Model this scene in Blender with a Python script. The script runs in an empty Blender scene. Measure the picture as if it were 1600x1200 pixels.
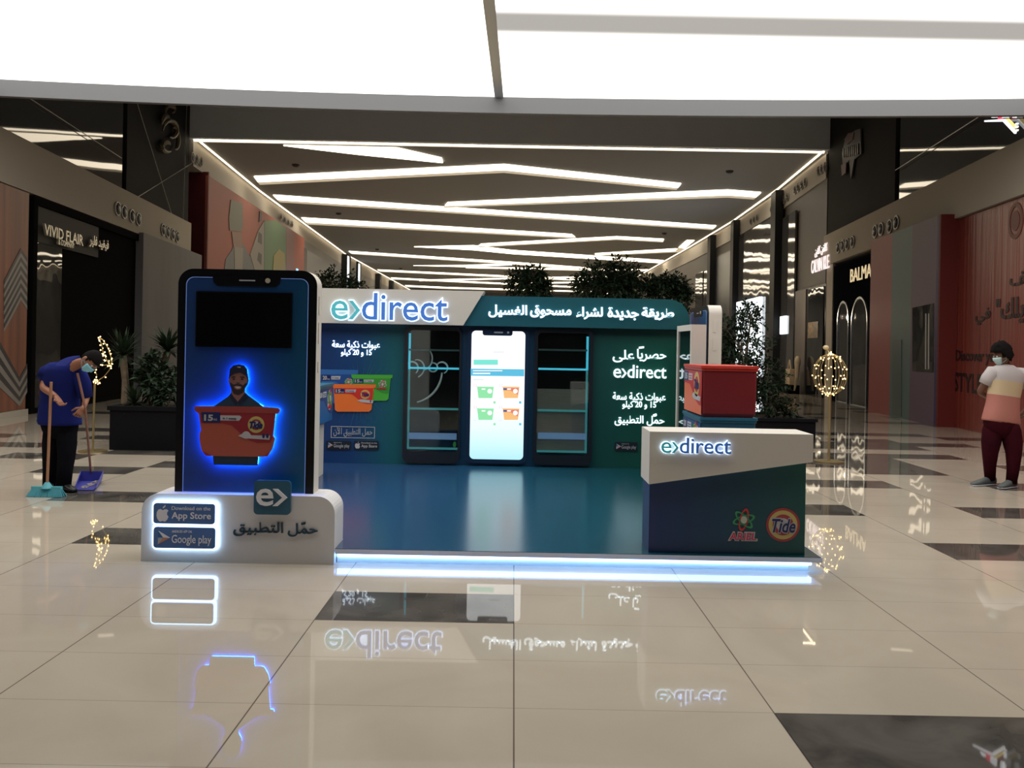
import bpy, bmesh, math, random
from mathutils import Vector, Matrix, noise
random.seed(7)
SC = bpy.context.scene
COL = SC.collection
PI = math.pi
# ---------------------------------------------------------------- camera
EYE, FOC, CX, CY, TH = 1.654, 1333.0, 803.0, 541.0, math.atan(.0185)
cam_data = bpy.data.cameras.new('camera')
cam = bpy.data.objects.new('camera', cam_data)
COL.objects.link(cam)
cam_data.sensor_width = 36
cam_data.lens = FOC / 1600 * 36
cam_data.shift_x = -(CX - 800) / 1600
cam_data.shift_y = (CY - 600) / 1600
cam_data.clip_end = 400
ct, st = math.cos(TH), math.sin(TH)
cam.matrix_world = Matrix(((ct, -st, 0, 0), (0, 0, -1, 0), (st, ct, 0, EYE), (0, 0, 0, 1)))
SC.camera = cam
# ---------------------------------------------------------------- world, exposure
w = bpy.data.worlds.new('world')
SC.world = w
w.use_nodes = True
w.node_tree.nodes['Background'].inputs[0].default_value = (.75, .8, 1, 1)
w.node_tree.nodes['Background'].inputs[1].default_value = .02
SC.view_settings.view_transform = 'Standard'
SC.view_settings.look = 'None'
SC.view_settings.gamma = 1
SC.view_settings.exposure = 0
CEIL_POWER = 2.3       # glow of the stretched membrane ceiling
STRIP_POWER = 4.2      # slots in the hall ceiling


# ---------------------------------------------------------------- helpers
def lin(r, g, b):
    f = lambda v: v / 255 / 12.92 if v <= 10.3 else ((v / 255 + .055) / 1.055) ** 2.4
    return (f(r), f(g), f(b), 1)


def uvp(px, py):
    u = px - CX
    v = py - CY
    return u * ct + v * st, -u * st + v * ct


def P(px, py, Y):
    """point at depth Y that the photograph shows at (px, py)"""
    u, v = uvp(px, py)
    return Vector((u / FOC * Y, Y, EYE - v / FOC * Y))


def PZ(px, py, z=0.0):
    u, v = uvp(px, py)
    Y = (EYE - z) * FOC / v
    return Vector((u / FOC * Y, Y, z))


MATS = {}


def mat(name, col=None, rough=.5, metal=0., emit=None, power=0., spec=.5, coat=0.):
    if name in MATS:
        return MATS[name]
    m = bpy.data.materials.new(name)
    m.use_nodes = True
    b = m.node_tree.nodes['Principled BSDF']
    if col:
        b.inputs['Base Color'].default_value = col
    b.inputs['Roughness'].default_value = rough
    b.inputs['Metallic'].default_value = metal
    b.inputs['Specular IOR Level'].default_value = spec
    b.inputs['Coat Weight'].default_value = coat
    if emit:
        b.inputs['Emission Color'].default_value = emit
        b.inputs['Emission Strength'].default_value = power
    MATS[name] = m
    return m


def nodes(m):
    return m.node_tree.nodes, m.node_tree.links, m.node_tree.nodes['Principled BSDF']


def ramp(nt, stops):
    r = nt.new('ShaderNodeValToRGB')
    e = r.color_ramp.elements
    while len(e) < len(stops):
        e.new(.5)
    for i, (p, c) in enumerate(stops):
        e[i].position = p
        e[i].color = c
    return r


def grad_mat(name, stops, axis, a, b, rough=.4, noise_amt=0, spec=.5):
    """print whose colour runs along a world axis (X/Z) from a to b"""
    m = mat(name, (1, 1, 1, 1), rough, spec=spec)
    n, l, bs = nodes(m)
    g = n.new('ShaderNodeNewGeometry')
    s = n.new('ShaderNodeSeparateXYZ')
    l.new(g.outputs['Position'], s.inputs[0])
    mr = n.new('ShaderNodeMapRange')
    mr.inputs['From Min'].default_value = a
    mr.inputs['From Max'].default_value = b
    l.new(s.outputs[axis], mr.inputs['Value'])
    r = ramp(n, stops)
    l.new(mr.outputs[0], r.inputs[0])
    l.new(r.outputs[0], bs.inputs['Base Color'])
    return m


def noise_mat(name, c1, c2, scale=5, rough=.5, detail=4, bump=0, stretch=(1, 1, 1), spec=.5, metal=0):
    m = mat(name, c1, rough, spec=spec, metal=metal)
    n, l, bs = nodes(m)
    g = n.new('ShaderNodeNewGeometry')
    mp = n.new('ShaderNodeMapping')
    mp.inputs['Scale'].default_value = stretch
    l.new(g.outputs['Position'], mp.inputs['Vector'])
    t = n.new('ShaderNodeTexNoise')
    t.inputs['Scale'].default_value = scale
    t.inputs['Detail'].default_value = detail
    l.new(mp.outputs[0], t.inputs['Vector'])
    r = ramp(n, [(.3, c1), (.7, c2)])
    l.new(t.outputs[0], r.inputs[0])
    l.new(r.outputs[0], bs.inputs['Base Color'])
    if bump:
        bp = n.new('ShaderNodeBump')
        bp.inputs['Strength'].default_value = bump
        l.new(t.outputs[0], bp.inputs['Height'])
        l.new(bp.outputs[0], bs.inputs['Normal'])
    return m


def wavy_glass(name, col, rough=.03, amt=.1, scale=.7, spec=.8, metal=0.):
    """dark shop glass with the slight waviness of big panes"""
    m = mat(name, col, rough, spec=spec, metal=metal)
    n, l, bs = nodes(m)
    g = n.new('ShaderNodeNewGeometry')
    t = n.new('ShaderNodeTexNoise')
    t.inputs['Scale'].default_value = scale
    t.inputs['Detail'].default_value = 1
    l.new(g.outputs['Position'], t.inputs['Vector'])
    bp = n.new('ShaderNodeBump')
    bp.inputs['Strength'].default_value = amt
    bp.inputs['Distance'].default_value = .3
    l.new(t.outputs[0], bp.inputs['Height'])
    l.new(bp.outputs[0], bs.inputs['Normal'])
    return m


class Fr:
    """a plane in space: origin, u to the viewer's right, v up, n towards the viewer"""
    def __init__(s, o, u=(1, 0, 0), v=(0, 0, 1)):
        s.o = Vector(o)
        s.u = Vector(u).normalized()
        s.v = Vector(v).normalized()
        s.n = s.u.cross(s.v)

    def p(s, a, b, d=0.0):
        return s.o + s.u * a + s.v * b + s.n * d

    def at(s, px, py):
        uu, vv = uvp(px, py)
        r = Vector((uu / FOC, 1, -vv / FOC))
        e = Vector((0, 0, EYE))
        t = (s.o - e).dot(s.n) / r.dot(s.n)
        q = e + r * t - s.o
        return (q.dot(s.u), q.dot(s.v))


def FY(Y):
    return Fr((0, Y, 0))


class MB:
    def __init__(s):
        s.v = []
        s.f = []
        s.mi = []
        s.m = 0

    def add(s, vs, fs, m=None):
        k = len(s.v)
        s.v += [tuple(x) for x in vs]
        for f in fs:
            s.f.append([i + k for i in f])
            s.mi.append(s.m if m is None else m)

    def box(s, x0, x1, y0, y1, z0, z1, m=None):
        vs = [(x, y, z) for x in (x0, x1) for y in (y0, y1) for z in (z0, z1)]
        s.add(vs, [(0, 1, 3, 2), (4, 6, 7, 5), (0, 4, 5, 1), (2, 3, 7, 6), (0, 2, 6, 4), (1, 5, 7, 3)], m)

    def prism(s, fr, pts, d0, d1, m=None):
        """polygon in frame coordinates, extruded between depths d0<d1 along n"""
        a = sum(pts[i][0] * pts[(i + 1) % len(pts)][1] - pts[(i + 1) % len(pts)][0] * pts[i][1] for i in range(len(pts)))
        if a < 0:
            pts = pts[::-1]
        n = len(pts)
        vs = [fr.p(a, b, d1) for a, b in pts] + [fr.p(a, b, d0) for a, b in pts]
        fs = [list(range(n)), list(range(2 * n - 1, n - 1, -1))]
        fs += [(i, i + n, (i + 1) % n + n, (i + 1) % n) for i in range(n)]
        s.add(vs, fs, m)

    def ring(s, fr, outer, inner, d0, d1, m=None):
        n = len(outer)
        vs = [fr.p(a, b, d1) for a, b in outer] + [fr.p(a, b, d1) for a, b in inner]
        vs += [fr.p(a, b, d0) for a, b in outer] + [fr.p(a, b, d0) for a, b in inner]
        fs = []
        for i in range(n):
            j = (i + 1) % n
            fs += [(i, j, j + n, i + n), (i + 2 * n, i + 3 * n, j + 3 * n, j + 2 * n), (i, i + 2 * n, j + 2 * n, j), (i + n, j + n, j + 3 * n, i + 3 * n)]
        s.add(vs, fs, m)

    def tube(s, pts, r, seg=8, m=None, cap=True):
        pts = [Vector(p) for p in pts]
        rs = r if isinstance(r, (list, tuple)) else [r] * len(pts)
        n = len(pts)
        vs = []
        ref = None
        for i, p in enumerate(pts):
            d = (pts[min(i + 1, n - 1)] - pts[max(i - 1, 0)]).normalized()
            if ref is None:
                ref = d.orthogonal().normalized()
            a = (ref - d * ref.dot(d)).normalized()
            ref = a
            b = d.cross(a)
            for k in range(seg):
                t = 2 * PI * k / seg
                vs.append(p + (a * math.cos(t) + b * math.sin(t)) * rs[i])
        fs = [(i * seg + k, i * seg + (k + 1) % seg, (i + 1) * seg + (k + 1) % seg, (i + 1) * seg + k) for i in range(n - 1) for k in range(seg)]
        if cap:
            fs += [list(range(seg))[::-1], [(n - 1) * seg + k for k in range(seg)]]
        s.add(vs, fs, m)

    def ball(s, c, r, seg=10, rings=6, m=None, M=None):
        r = r if isinstance(r, (tuple, list)) else (r, r, r)
        vs = []
        for i in range(1, rings):
            t = PI * i / rings
            for k in range(seg):
                a = 2 * PI * k / seg
                vs.append(Vector((r[0] * math.sin(t) * math.cos(a), r[1] * math.sin(t) * math.sin(a), r[2] * math.cos(t))))
        vs += [Vector((0, 0, r[2])), Vector((0, 0, -r[2]))]
        if M is not None:
            vs = [M @ x for x in vs]
        vs = [x + Vector(c) for x in vs]
        fs = []
        for i in range(rings - 2):
            for k in range(seg):
                fs.append((i * seg + k, (i + 1) * seg + k, (i + 1) * seg + (k + 1) % seg, i * seg + (k + 1) % seg))
        T = len(vs) - 2
        for k in range(seg):
            fs.append((T, k, (k + 1) % seg))
            fs.append((T + 1, (rings - 2) * seg + (k + 1) % seg, (rings - 2) * seg + k))
        s.add(vs, fs, m)

    def text(s, fr, body, box, d0=0., d1=.01, bold=0., shear=0., m=None, res=3, keep=False):
        """lettering fitted into box=(a0,a1,b0,b1) of the frame"""
        cu = bpy.data.curves.new('t', 'FONT')
        cu.body = body
        cu.offset = bold
        cu.shear = shear
        cu.resolution_u = res
        cu.extrude = .5
        cu.fill_mode = 'BOTH'
        ob = bpy.data.objects.new('t', cu)
        COL.objects.link(ob)
        dg = bpy.context.evaluated_depsgraph_get()
        me = bpy.data.meshes.new_from_object(ob.evaluated_get(dg))
        bpy.data.objects.remove(ob)
        bpy.data.curves.remove(cu)
        xs = [v.co.x for v in me.vertices]
        ys = [v.co.y for v in me.vertices]
        if not xs:
            return
        x0, x1, y0, y1 = min(xs), max(xs), min(ys), max(ys)
        kx = (box[1] - box[0]) / max(x1 - x0, 1e-6)
        ky = (box[3] - box[2]) / max(y1 - y0, 1e-6)
        if keep:
            kx = ky = min(kx, ky)
        vs = [fr.p(box[0] + (v.co.x - x0) * kx, box[2] + (v.co.y - y0) * ky, d1 if v.co.z > 0 else d0) for v in me.vertices]
        s.add(vs, [list(p.vertices) for p in me.polygons], m)
        bpy.data.meshes.remove(me)

    def build(s, name, mats, parent=None, smooth=False, loc=None):
        me = bpy.data.meshes.new(name)
        me.from_pydata(s.v, [], s.f)
        mats = mats if isinstance(mats, (list, tuple)) else [mats]
        for m in mats:
            me.materials.append(m)
        for p, i in zip(me.polygons, s.mi):
            p.material_index = min(i, len(mats) - 1)
            p.use_smooth = smooth
        me.update()
        o = bpy.data.objects.new(name, me)
        COL.objects.link(o)
        if parent is not None:
            o.parent = parent
            o.matrix_parent_inverse = WI.get(parent.name, Matrix())
        return o


WI = {}


def tag(o, label, cat, group=None, kind=None):
    o['label'] = label
    o['category'] = cat
    if group:
        o['group'] = group
    if kind:
        o['kind'] = kind
    return o


def struct(o):
    o['kind'] = 'structure'
    return o


def empty(name, loc, label, cat, group=None, rz=0):
    """an Empty at the thing's base; its parts are modelled in world coordinates unless loc is moved later"""
    o = bpy.data.objects.new(name, None)
    COL.objects.link(o)
    o.location = loc
    o.rotation_euler = (0, 0, rz)
    o.empty_display_size = .1
    WI[o.name] = (Matrix.Translation(Vector(loc)) @ Matrix.Rotation(rz, 4, 'Z')).inverted()
    return tag(o, label, cat, group)


def lab(o, s):
    o['label'] = s
    return o


def copy_thing(o, loc, rz=None, label=None, group=None):
    c = o.copy()
    COL.objects.link(c)
    c.location = loc
    if rz is not None:
        c.rotation_euler = (0, 0, rz)
    if label:
        c['label'] = label
    if group:
        c['group'] = group
    for ch in o.children:
        d = ch.copy()
        COL.objects.link(d)
        d.parent = c
        for g in ch.children:
            e = g.copy()
            COL.objects.link(e)
            e.parent = d
    return c


def rr(x0, x1, z0, z1, r, seg=6, corners=(1, 1, 1, 1)):
    """rounded rectangle; corners = bottom left, bottom right, top right, top left"""
    out = []
    for (cx, cz, a0, on) in ((x0, z0, PI, corners[0]), (x1, z0, 1.5 * PI, corners[1]), (x1, z1, 0, corners[2]), (x0, z1, .5 * PI, corners[3])):
        q = r if on else .0005
        sx = 1 if cx == x0 else -1
        sz = 1 if cz == z0 else -1
        for k in range(seg + 1):
            t = a0 + PI / 2 * k / seg
            out.append((cx + sx * q + q * math.cos(t), cz + sz * q + q * math.sin(t)))
    return out


def circ(cx, cz, rx, rz=None, n=28):
    rz = rz or rx
    return [(cx + rx * math.cos(2 * PI * k / n), cz + rz * math.sin(2 * PI * k / n)) for k in range(n)]


# Arabic letters into their joined forms, laid out in visual order
AR = {'ا': 0xFE8D, 'أ': 0xFE83, 'آ': 0xFE81, 'ب': 0xFE8F, 'ة': 0xFE93, 'ت': 0xFE95, 'ج': 0xFE9D, 'ح': 0xFEA1, 'د': 0xFEA9, 'ذ': 0xFEAB, 'ر': 0xFEAD, 'س': 0xFEB1,
      'ش': 0xFEB5, 'ص': 0xFEB9, 'ط': 0xFEC1, 'ع': 0xFEC9, 'غ': 0xFECD, 'ف': 0xFED1, 'ق': 0xFED5, 'ك': 0xFED9, 'ل': 0xFEDD, 'م': 0xFEE1, 'ن': 0xFEE5,
      'و': 0xFEED, 'ى': 0xFEEF, 'ي': 0xFEF1, 'ء': 0xFE80, 'ﻻ': 0xFEFB, 'ﻵ': 0xFEF5, 'ه': 0xFEE9, 'ز': 0xFEAF, 'خ': 0xFEA5}
NOJOIN = 'اأآةدذروىءﻻﻵز'


def ar(t):
    t = t.replace('لآ', 'ﻵ').replace('لا', 'ﻻ')
    out = []
    for i, ch in enumerate(t):
        if ch not in AR:
            out.append(ch)
            continue
        prev = i > 0 and t[i - 1] in AR and t[i - 1] not in NOJOIN and ch != 'ء'
        nxt = i + 1 < len(t) and t[i + 1] in AR and ch not in NOJOIN and t[i + 1] != 'ء'
        b = AR[ch]
        out.append(chr(b + (3 if prev and nxt else 2 if nxt else 1 if prev else 0)))
    res = []
    num = ''
    for ch in out:
        if ch.isdigit():
            num += ch
        else:
            if num:
                res.append(num)
                num = ''
            res.append(ch)
    if num:
        res.append(num)
    return ''.join(res[::-1])


def pbox(fr, x0, y0, x1, y1):
    a, b = fr.at(x0, y1), fr.at(x1, y0)
    return (a[0], b[0], a[1], b[1])


def ppoly(fr, pts):
    return [fr.at(*p) for p in pts]


# ---------------------------------------------------------------- materials
M_WHITE = mat('satin_white_paint', (.68, .64, .58, 1), .5, spec=.3)
M_BEIGE = mat('beige_bulkhead_paint', (.43, .385, .315, 1), .75, spec=.25)
M_RING = mat('pale_grey_ceiling_rim', (.17, .175, .185, 1), .5)
M_DARK = noise_mat('dark_wall_cladding', (.018, .018, .02, 1), (.026, .025, .025, 1), .4, .75, spec=.1)
M_BLACK = mat('black_bezel', (.006, .006, .008, 1), .3, spec=.3)
M_MATTBLACK = mat('matt_black', (.004, .004, .004, 1), .9, spec=.03)
M_METAL = mat('brushed_steel', (.5, .48, .45, 1), .3, 1)
M_GOLD = mat('brass_paint', (.42, .33, .16, 1), .35, .8)
M_SHOPGLASS = wavy_glass('dark_shop_glass', (.012, .014, .018, 1), .03, .05, 1.2, spec=1)
M_UPGLASS = wavy_glass('upper_dark_glass', (.012, .013, .015, 1), .03, .012, .5, spec=.9)
M_LETTER_W = mat('lit_white_letters', (.9, .95, 1, 1), .4, emit=(.82, .95, 1, 1), power=1.25)
M_LETTER_B = mat('blue_letter_face', lin(92, 152, 255), .35)
M_LETTER_T = mat('turquoise_letter_face', lin(110, 225, 240), .35)
M_HALO = mat('white_halo_light', (1, 1, 1, 1), .4, emit=(.55, .75, 1, 1), power=2.0)
M_LETTER_D = mat('dark_teal_letters', lin(28, 66, 88), .4)
M_BADGE = mat('app_badge_blue', lin(78, 118, 182), .35)
M_BADGE_K = mat('app_badge_dark', lin(22, 32, 44), .4)
M_PRINT_W = mat('print_white', (.5, .5, .53, 1), .4)
M_PRINT_G = mat('print_grey', (.42, .45, .5, 1), .4)
M_RED = mat('print_red', lin(196, 42, 52), .4)
M_ORANGE = mat('print_orange', lin(222, 104, 58), .4)
M_YELLOW = mat('print_yellow', lin(200, 182, 110), .4)
M_NAVY = mat('print_navy', lin(26, 38, 98), .4)
M_GREEN = mat('print_green', lin(70, 160, 60), .4)
M_LBLUE = mat('print_blue', lin(40, 105, 175), .4)
M_SKIN = mat('skin', lin(150, 100, 76), .5)
M_SKIN2 = mat('dark_skin', lin(105, 68, 52), .5)
M_HAIR = mat('black_hair', (.008, .007, .007, 1), .9, spec=.08)
M_MASK = mat('surgical_mask', lin(140, 205, 225), .7)
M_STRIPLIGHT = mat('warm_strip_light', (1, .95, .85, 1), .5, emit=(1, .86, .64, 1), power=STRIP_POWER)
M_STRIPTRIM = mat('slot_side_glow', (.75, .68, .55, 1), .6, emit=(1, .84, .6, 1), power=.42)
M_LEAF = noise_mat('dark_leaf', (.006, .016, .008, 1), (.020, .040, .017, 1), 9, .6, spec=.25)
M_BARK = noise_mat('bark', (.12, .09, .06, 1), (.2, .16, .11, 1), 12, .8)
M_BULB = mat('warm_bulb', (1, .9, .6, 1), .3, emit=(1, .62, .2, 1), power=9)


# ================================================================ SETTING
# floor tiles 1.19 x 0.594 m, one mesh; dark tiles scattered among the pale ones
TX, TY, X0T, Y0T = 1.19, .594, .03, 3.9
m_floor = mat('polished_beige_tile', (.5, .44, .36, 1), .02, spec=.55)
n, l, bs = nodes(m_floor)


def tile_lines(m, base1, base2, line, nscale):
    n, l, bs = nodes(m)
    g = n.new('ShaderNodeNewGeometry')
    t = n.new('ShaderNodeTexNoise')
    t.inputs['Scale'].default_value = nscale
    t.inputs['Detail'].default_value = 6
    t.inputs['Distortion'].default_value = 1.2
    l.new(g.outputs['Position'], t.inputs['Vector'])
    r = ramp(n, [(.35, base1), (.65, base2)])
    l.new(t.outputs[0], r.inputs[0])
    s = n.new('ShaderNodeSeparateXYZ')
    l.new(g.outputs['Position'], s.inputs[0])

    def edge(out, off, step, wd):
        a = n.new('ShaderNodeMath'); a.operation = 'SUBTRACT'; a.inputs[1].default_value = off - wd / 2
        l.new(out, a.inputs[0])
        b = n.new('ShaderNodeMath'); b.operation = 'FLOORED_MODULO'; b.inputs[1].default_value = step
        l.new(a.outputs[0], b.inputs[0])
        c = n.new('ShaderNodeMath'); c.operation = 'LESS_THAN'; c.inputs[1].default_value = wd
        l.new(b.outputs[0], c.inputs[0])
        return c.outputs[0]
    e1 = edge(s.outputs['X'], X0T, TX, .007)
    e2 = edge(s.outputs['Y'], Y0T, TY, .004)
    sc_ = n.new('ShaderNodeMath'); sc_.operation = 'MULTIPLY'; sc_.inputs[1].default_value = .6
    l.new(e2, sc_.inputs[0])
    mx = n.new('ShaderNodeMath'); mx.operation = 'MAXIMUM'
    l.new(e1, mx.inputs[0]); l.new(sc_.outputs[0], mx.inputs[1])
    mix = n.new('ShaderNodeMix'); mix.data_type = 'RGBA'
    l.new(mx.outputs[0], mix.inputs[0])
    l.new(r.outputs[0], mix.inputs[6])
    mix.inputs[7].default_value = line
    l.new(mix.outputs[2], bs.inputs['Base Color'])


tile_lines(m_floor, (.455, .395, .318, 1), (.505, .445, .36, 1), (.15, .12, .10, 1), .9)
m_dtile = mat('polished_dark_tile', (.06, .055, .05, 1), .025, spec=.55)
tile_lines(m_dtile, (.062, .056, .05, 1), (.125, .114, .10, 1), (.03, .03, .03, 1), 2)
DARKC = {(-1, 2), (1, -1), (3, 5), (4, 8), (2, 8), (3, 11), (2, 11), (4, 13), (3, 14), (4, 14), (3, 15), (4, 15), (4, 16), (5, 16), (3, 16),
         (4, 18), (5, 18), (5, 19), (4, 19), (6, 19), (5, 20), (7, 21), (6, 22), (5, 22), (6, 14), (5, 11), (-3, 5), (-4, 8), (-5, 11), (-6, 13), (-5, 14), (-4, 14),
         (-4, 12), (-7, 15), (-3, 8), (-8, 17), (-7, 19), (-6, 21), (3, 22), (4, 24), (-6, 17), (2, 16), (1, 14), (3, 19), (7, 17)}
rnd = random.Random(3)
fm = MB()
for i in range(-13, 13):
    for j in range(-28, 190):
        x = X0T + i * TX
        y = Y0T + j * TY
        dk = (i, j) in DARKC or (j > 24 and rnd.random() < .3) or (j < -6 and rnd.random() < .12)
        fm.add([(x, y, 0), (x + TX, y, 0), (x + TX, y + TY, 0), (x, y + TY, 0)], [(0, 1, 2, 3)], 1 if dk else 0)
struct(fm.build('floor', [m_floor, m_dtile]))

# side walls of the atrium (they spread slightly) and of the hall
RW = Fr((9.78, 16.48, 0), (-(11.17 - 9.78), -(30.7 - 16.48), 0))      # u runs towards the camera
LW = Fr((-10.36, 17.07, 0), (-(11.7 - 10.36), 30.8 - 17.07, 0))       # u runs away from the camera
TOP = 12.0


def wall_panel(name, fr, a0, a1, b0, b1, m, d0=-.25, d1=0.):
    w_ = MB()
    w_.prism(fr, [(a0, b0), (a1, b0), (a1, b1), (a0, b1)], d0, d1)
    return struct(w_.build(name, m))


RU0 = RW.at(1292, 400)[0]      # far end (negative)
LU1 = LW.at(293, 380)[0]
wall_panel('wall_right', RW, RU0, 30, 0, 4.6, M_DARK)
wall_panel('wall_left', LW, -30, LU1, 0, 4.6, M_DARK)
# fascia bands: pale boxes above the shopfronts
FZ1 = 1.654 + 4.15
fr_b = RW.at(1325, 404)[1]
for nm, fr, a0, a1 in (('trim_1', RW, RU0, 30), ('trim_2', LW, -30, LU1)):
    w_ = MB()
    w_.prism(fr, [(a0, fr_b), (a1, fr_b), (a1, FZ1), (a0, FZ1)], -.3, .12)
    struct(w_.build(nm, M_BEIGE))
# upper dark glazing above the fascia
ug = RW.at(1399, 250)[0]
ul = LW.at(198, 250)[0]
wall_panel('wall_right_upper', RW, RU0, ug, FZ1 - .1, TOP, M_DARK, -.3, .0)
wall_panel('wall_left_upper', LW, ul, LU1, FZ1 - .1, TOP, M_DARK, -.3, .0)
wall_panel('window_1', RW, ug, 30, FZ1 - .1, TOP, M_UPGLASS, -.3, -.06)
wall_panel('window_2', LW, -30, ul, FZ1 - .1, TOP, M_UPGLASS, -.3, -.06)
# back of the atrium, behind the camera
w_ = MB(); w_.box(-12, 12, -13.2, -13, 0, TOP)
struct(w_.build('wall_back', mat('back_wall_paint', (.10, .09, .08, 1), .7)))
w_ = MB(); w_.box(-14, 14, -13, 30.6, TOP, TOP + .2)
struct(w_.build('ceiling', mat('upper_ceiling', (.5, .49, .47, 1), .8)))

# hall beyond: ceiling, bulkhead, side walls
HZ = 1.654 + 7.25
M_HCEIL = mat('grey_hall_ceiling', (.34, .355, .37, 1), .7)
w_ = MB(); w_.box(-16, 16, 30.75, 118, HZ, HZ + .3)
struct(w_.build('ceiling_hall', M_HCEIL))
w_ = MB(); w_.box(-12.2, 12.2, 30.45, 30.75, HZ - .02, TOP + .2)
struct(w_.build('trim_3', mat('bulkhead_grey', (.80, .86, .92, 1), .7)))
RH = [(11.17, 30.7), (11.8, 38), (12.27, 47.5), (12.42, 60), (12.45, 118)]
LH = [(-11.7, 30.8), (-12.5, 41), (-13.96, 69), (-14.1, 118)]
M_HWALL = noise_mat('grey_brown_wall_stone', (.095, .086, .075, 1), (.12, .108, .094, 1), .3, .5, spec=.25)
M_HWHITE = mat('hall_band_paint', (.42, .39, .34, 1), .6)


FC0 = Fr((0, 0, 0), (1, 0, 0), (0, 1, 0))


def poly_wall(pts, side, z0, z1, off, name, m):
    w_ = MB()
    q = [(x - side * off, y) for x, y in pts]
    r = [(x + side * .25, y) for x, y in pts]
    vs = [(x, y, z) for (x, y) in q + r for z in (z0, z1)]
    k = len(pts)
    fs = []
    for i in range(k - 1):
        a, b = 2 * i, 2 * i + 2
        c, d = 2 * (i + k), 2 * (i + k) + 2
        fs += [(a, b, b + 1, a + 1), (c, c + 1, d + 1, d), (a + 1, b + 1, d + 1, c + 1), (a, c, d, b)]
    fs += [(0, 1, 2 * k + 1, 2 * k), (2 * k - 2, 4 * k - 2, 4 * k - 1, 2 * k - 1)]
    w_.add(vs, fs)
    return struct(w_.build(name, m))


poly_wall(RH, 1, 0, HZ + .5, 0, 'wall_hall_right', M_HWALL)
poly_wall([(-12.7, 30.8), (-13.5, 41), (-13.97, 50), (-12.97, 50.3), (-13.96, 69), (-14.1, 118)], -1, 0, HZ - .9, 0, 'wall_hall_left', noise_mat('pale_grey_hall_stone', (.24, .23, .22, 1), (.28, .27, .26, 1), .3, .5, spec=.25))
w_ = MB()
for (xa, ya), (xb, yb) in zip(LH, LH[1:]):
    w_.prism(FC0, [(xa, ya), (xb, yb), (xb - 1.3, yb), (xa - 1.3, ya)], HZ - .95, HZ + .02)
struct(w_.build('trim_4', M_HWHITE))
poly_wall(RH, 1, HZ - 1.0, HZ - .12, .06, 'trim_5', M_HWHITE)
w_ = MB(); w_.box(-16, 16, 118, 118.3, 0, HZ)
struct(w_.build('wall_hall_end', mat('hall_end', (.25, .26, .28, 1), .6)))

# ---------------------------------------------------------------- luminous ceiling
lc = empty('luminous_ceiling', (0, 8, 6.2), 'huge glowing white membrane ceiling with a grey rim, overhead at the top', 'ceiling light')
zc = EYE + 4.5


def far_edge(x):
    return 15.42 - .0062 * x * x


FC = Fr((0, 0, 0), (1, 0, 0), (0, 1, 0))   # horizontal frame, n = +Z
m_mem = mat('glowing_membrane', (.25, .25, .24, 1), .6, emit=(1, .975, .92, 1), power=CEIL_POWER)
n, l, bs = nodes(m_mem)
# shadow cross band on the right hand membrane, painted into its emission strength
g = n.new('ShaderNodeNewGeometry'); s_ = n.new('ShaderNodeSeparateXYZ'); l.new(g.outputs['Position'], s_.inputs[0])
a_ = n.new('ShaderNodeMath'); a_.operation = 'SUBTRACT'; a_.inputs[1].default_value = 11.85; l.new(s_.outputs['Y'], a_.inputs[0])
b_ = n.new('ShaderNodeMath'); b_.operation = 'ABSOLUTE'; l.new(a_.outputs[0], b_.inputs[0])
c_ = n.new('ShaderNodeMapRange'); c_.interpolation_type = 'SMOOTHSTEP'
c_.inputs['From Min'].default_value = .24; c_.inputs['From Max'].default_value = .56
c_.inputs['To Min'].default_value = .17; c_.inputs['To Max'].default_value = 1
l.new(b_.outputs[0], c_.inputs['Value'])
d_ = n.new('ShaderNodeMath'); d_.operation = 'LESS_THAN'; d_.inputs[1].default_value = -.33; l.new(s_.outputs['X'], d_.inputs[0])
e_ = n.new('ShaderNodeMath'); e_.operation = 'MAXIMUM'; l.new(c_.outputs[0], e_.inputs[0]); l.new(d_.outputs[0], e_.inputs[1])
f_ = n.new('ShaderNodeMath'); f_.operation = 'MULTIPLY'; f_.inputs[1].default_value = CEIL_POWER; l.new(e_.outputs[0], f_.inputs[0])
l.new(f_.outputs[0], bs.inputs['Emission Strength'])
XL, XR, YB = -9.5, 9.3, 4.0
dx = lambda y: -.405 + (y - 11.35) * .0135


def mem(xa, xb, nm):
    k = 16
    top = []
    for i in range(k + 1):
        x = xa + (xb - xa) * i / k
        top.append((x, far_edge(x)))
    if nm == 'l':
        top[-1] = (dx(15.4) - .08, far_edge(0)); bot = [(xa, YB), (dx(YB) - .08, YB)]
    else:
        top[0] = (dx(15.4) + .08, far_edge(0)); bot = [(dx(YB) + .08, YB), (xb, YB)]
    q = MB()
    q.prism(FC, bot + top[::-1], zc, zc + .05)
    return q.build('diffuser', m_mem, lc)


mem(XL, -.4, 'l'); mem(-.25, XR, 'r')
q = MB()
q.prism(FC, [(dx(YB) - .078, YB), (dx(YB) + .078, YB), (dx(15.4) + .078, 15.4), (dx(15.4) - .078, 15.4)], zc - .02, zc + .06)
q.build('divider_bar', mat('divider_silver', (.8, .82, .84, 1), .35, 1), lc)
q = MB()
k = 24
inn, out = [], []
for i in range(k + 1):
    x = XL + (XR - XL) * i / k
    inn.append((x, far_edge(x)))
    x2 = (XL - .12) + (XR - XL + .24) * i / k
    out.append((x2, far_edge(x2) + .12))
inn += [(XR, YB), (XL, YB)]; out += [(XR + .12, YB - .12), (XL - .12, YB - .12)]
q.ring(FC, out[::-1], inn[::-1], zc - .29, zc + .5)
q.build('rim', M_RING, lc)
q = MB(); q.box(XL + .1, XR - .1, YB, 14.6, zc + .3, zc + .5)
q.build('housing', M_RING, lc)

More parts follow.
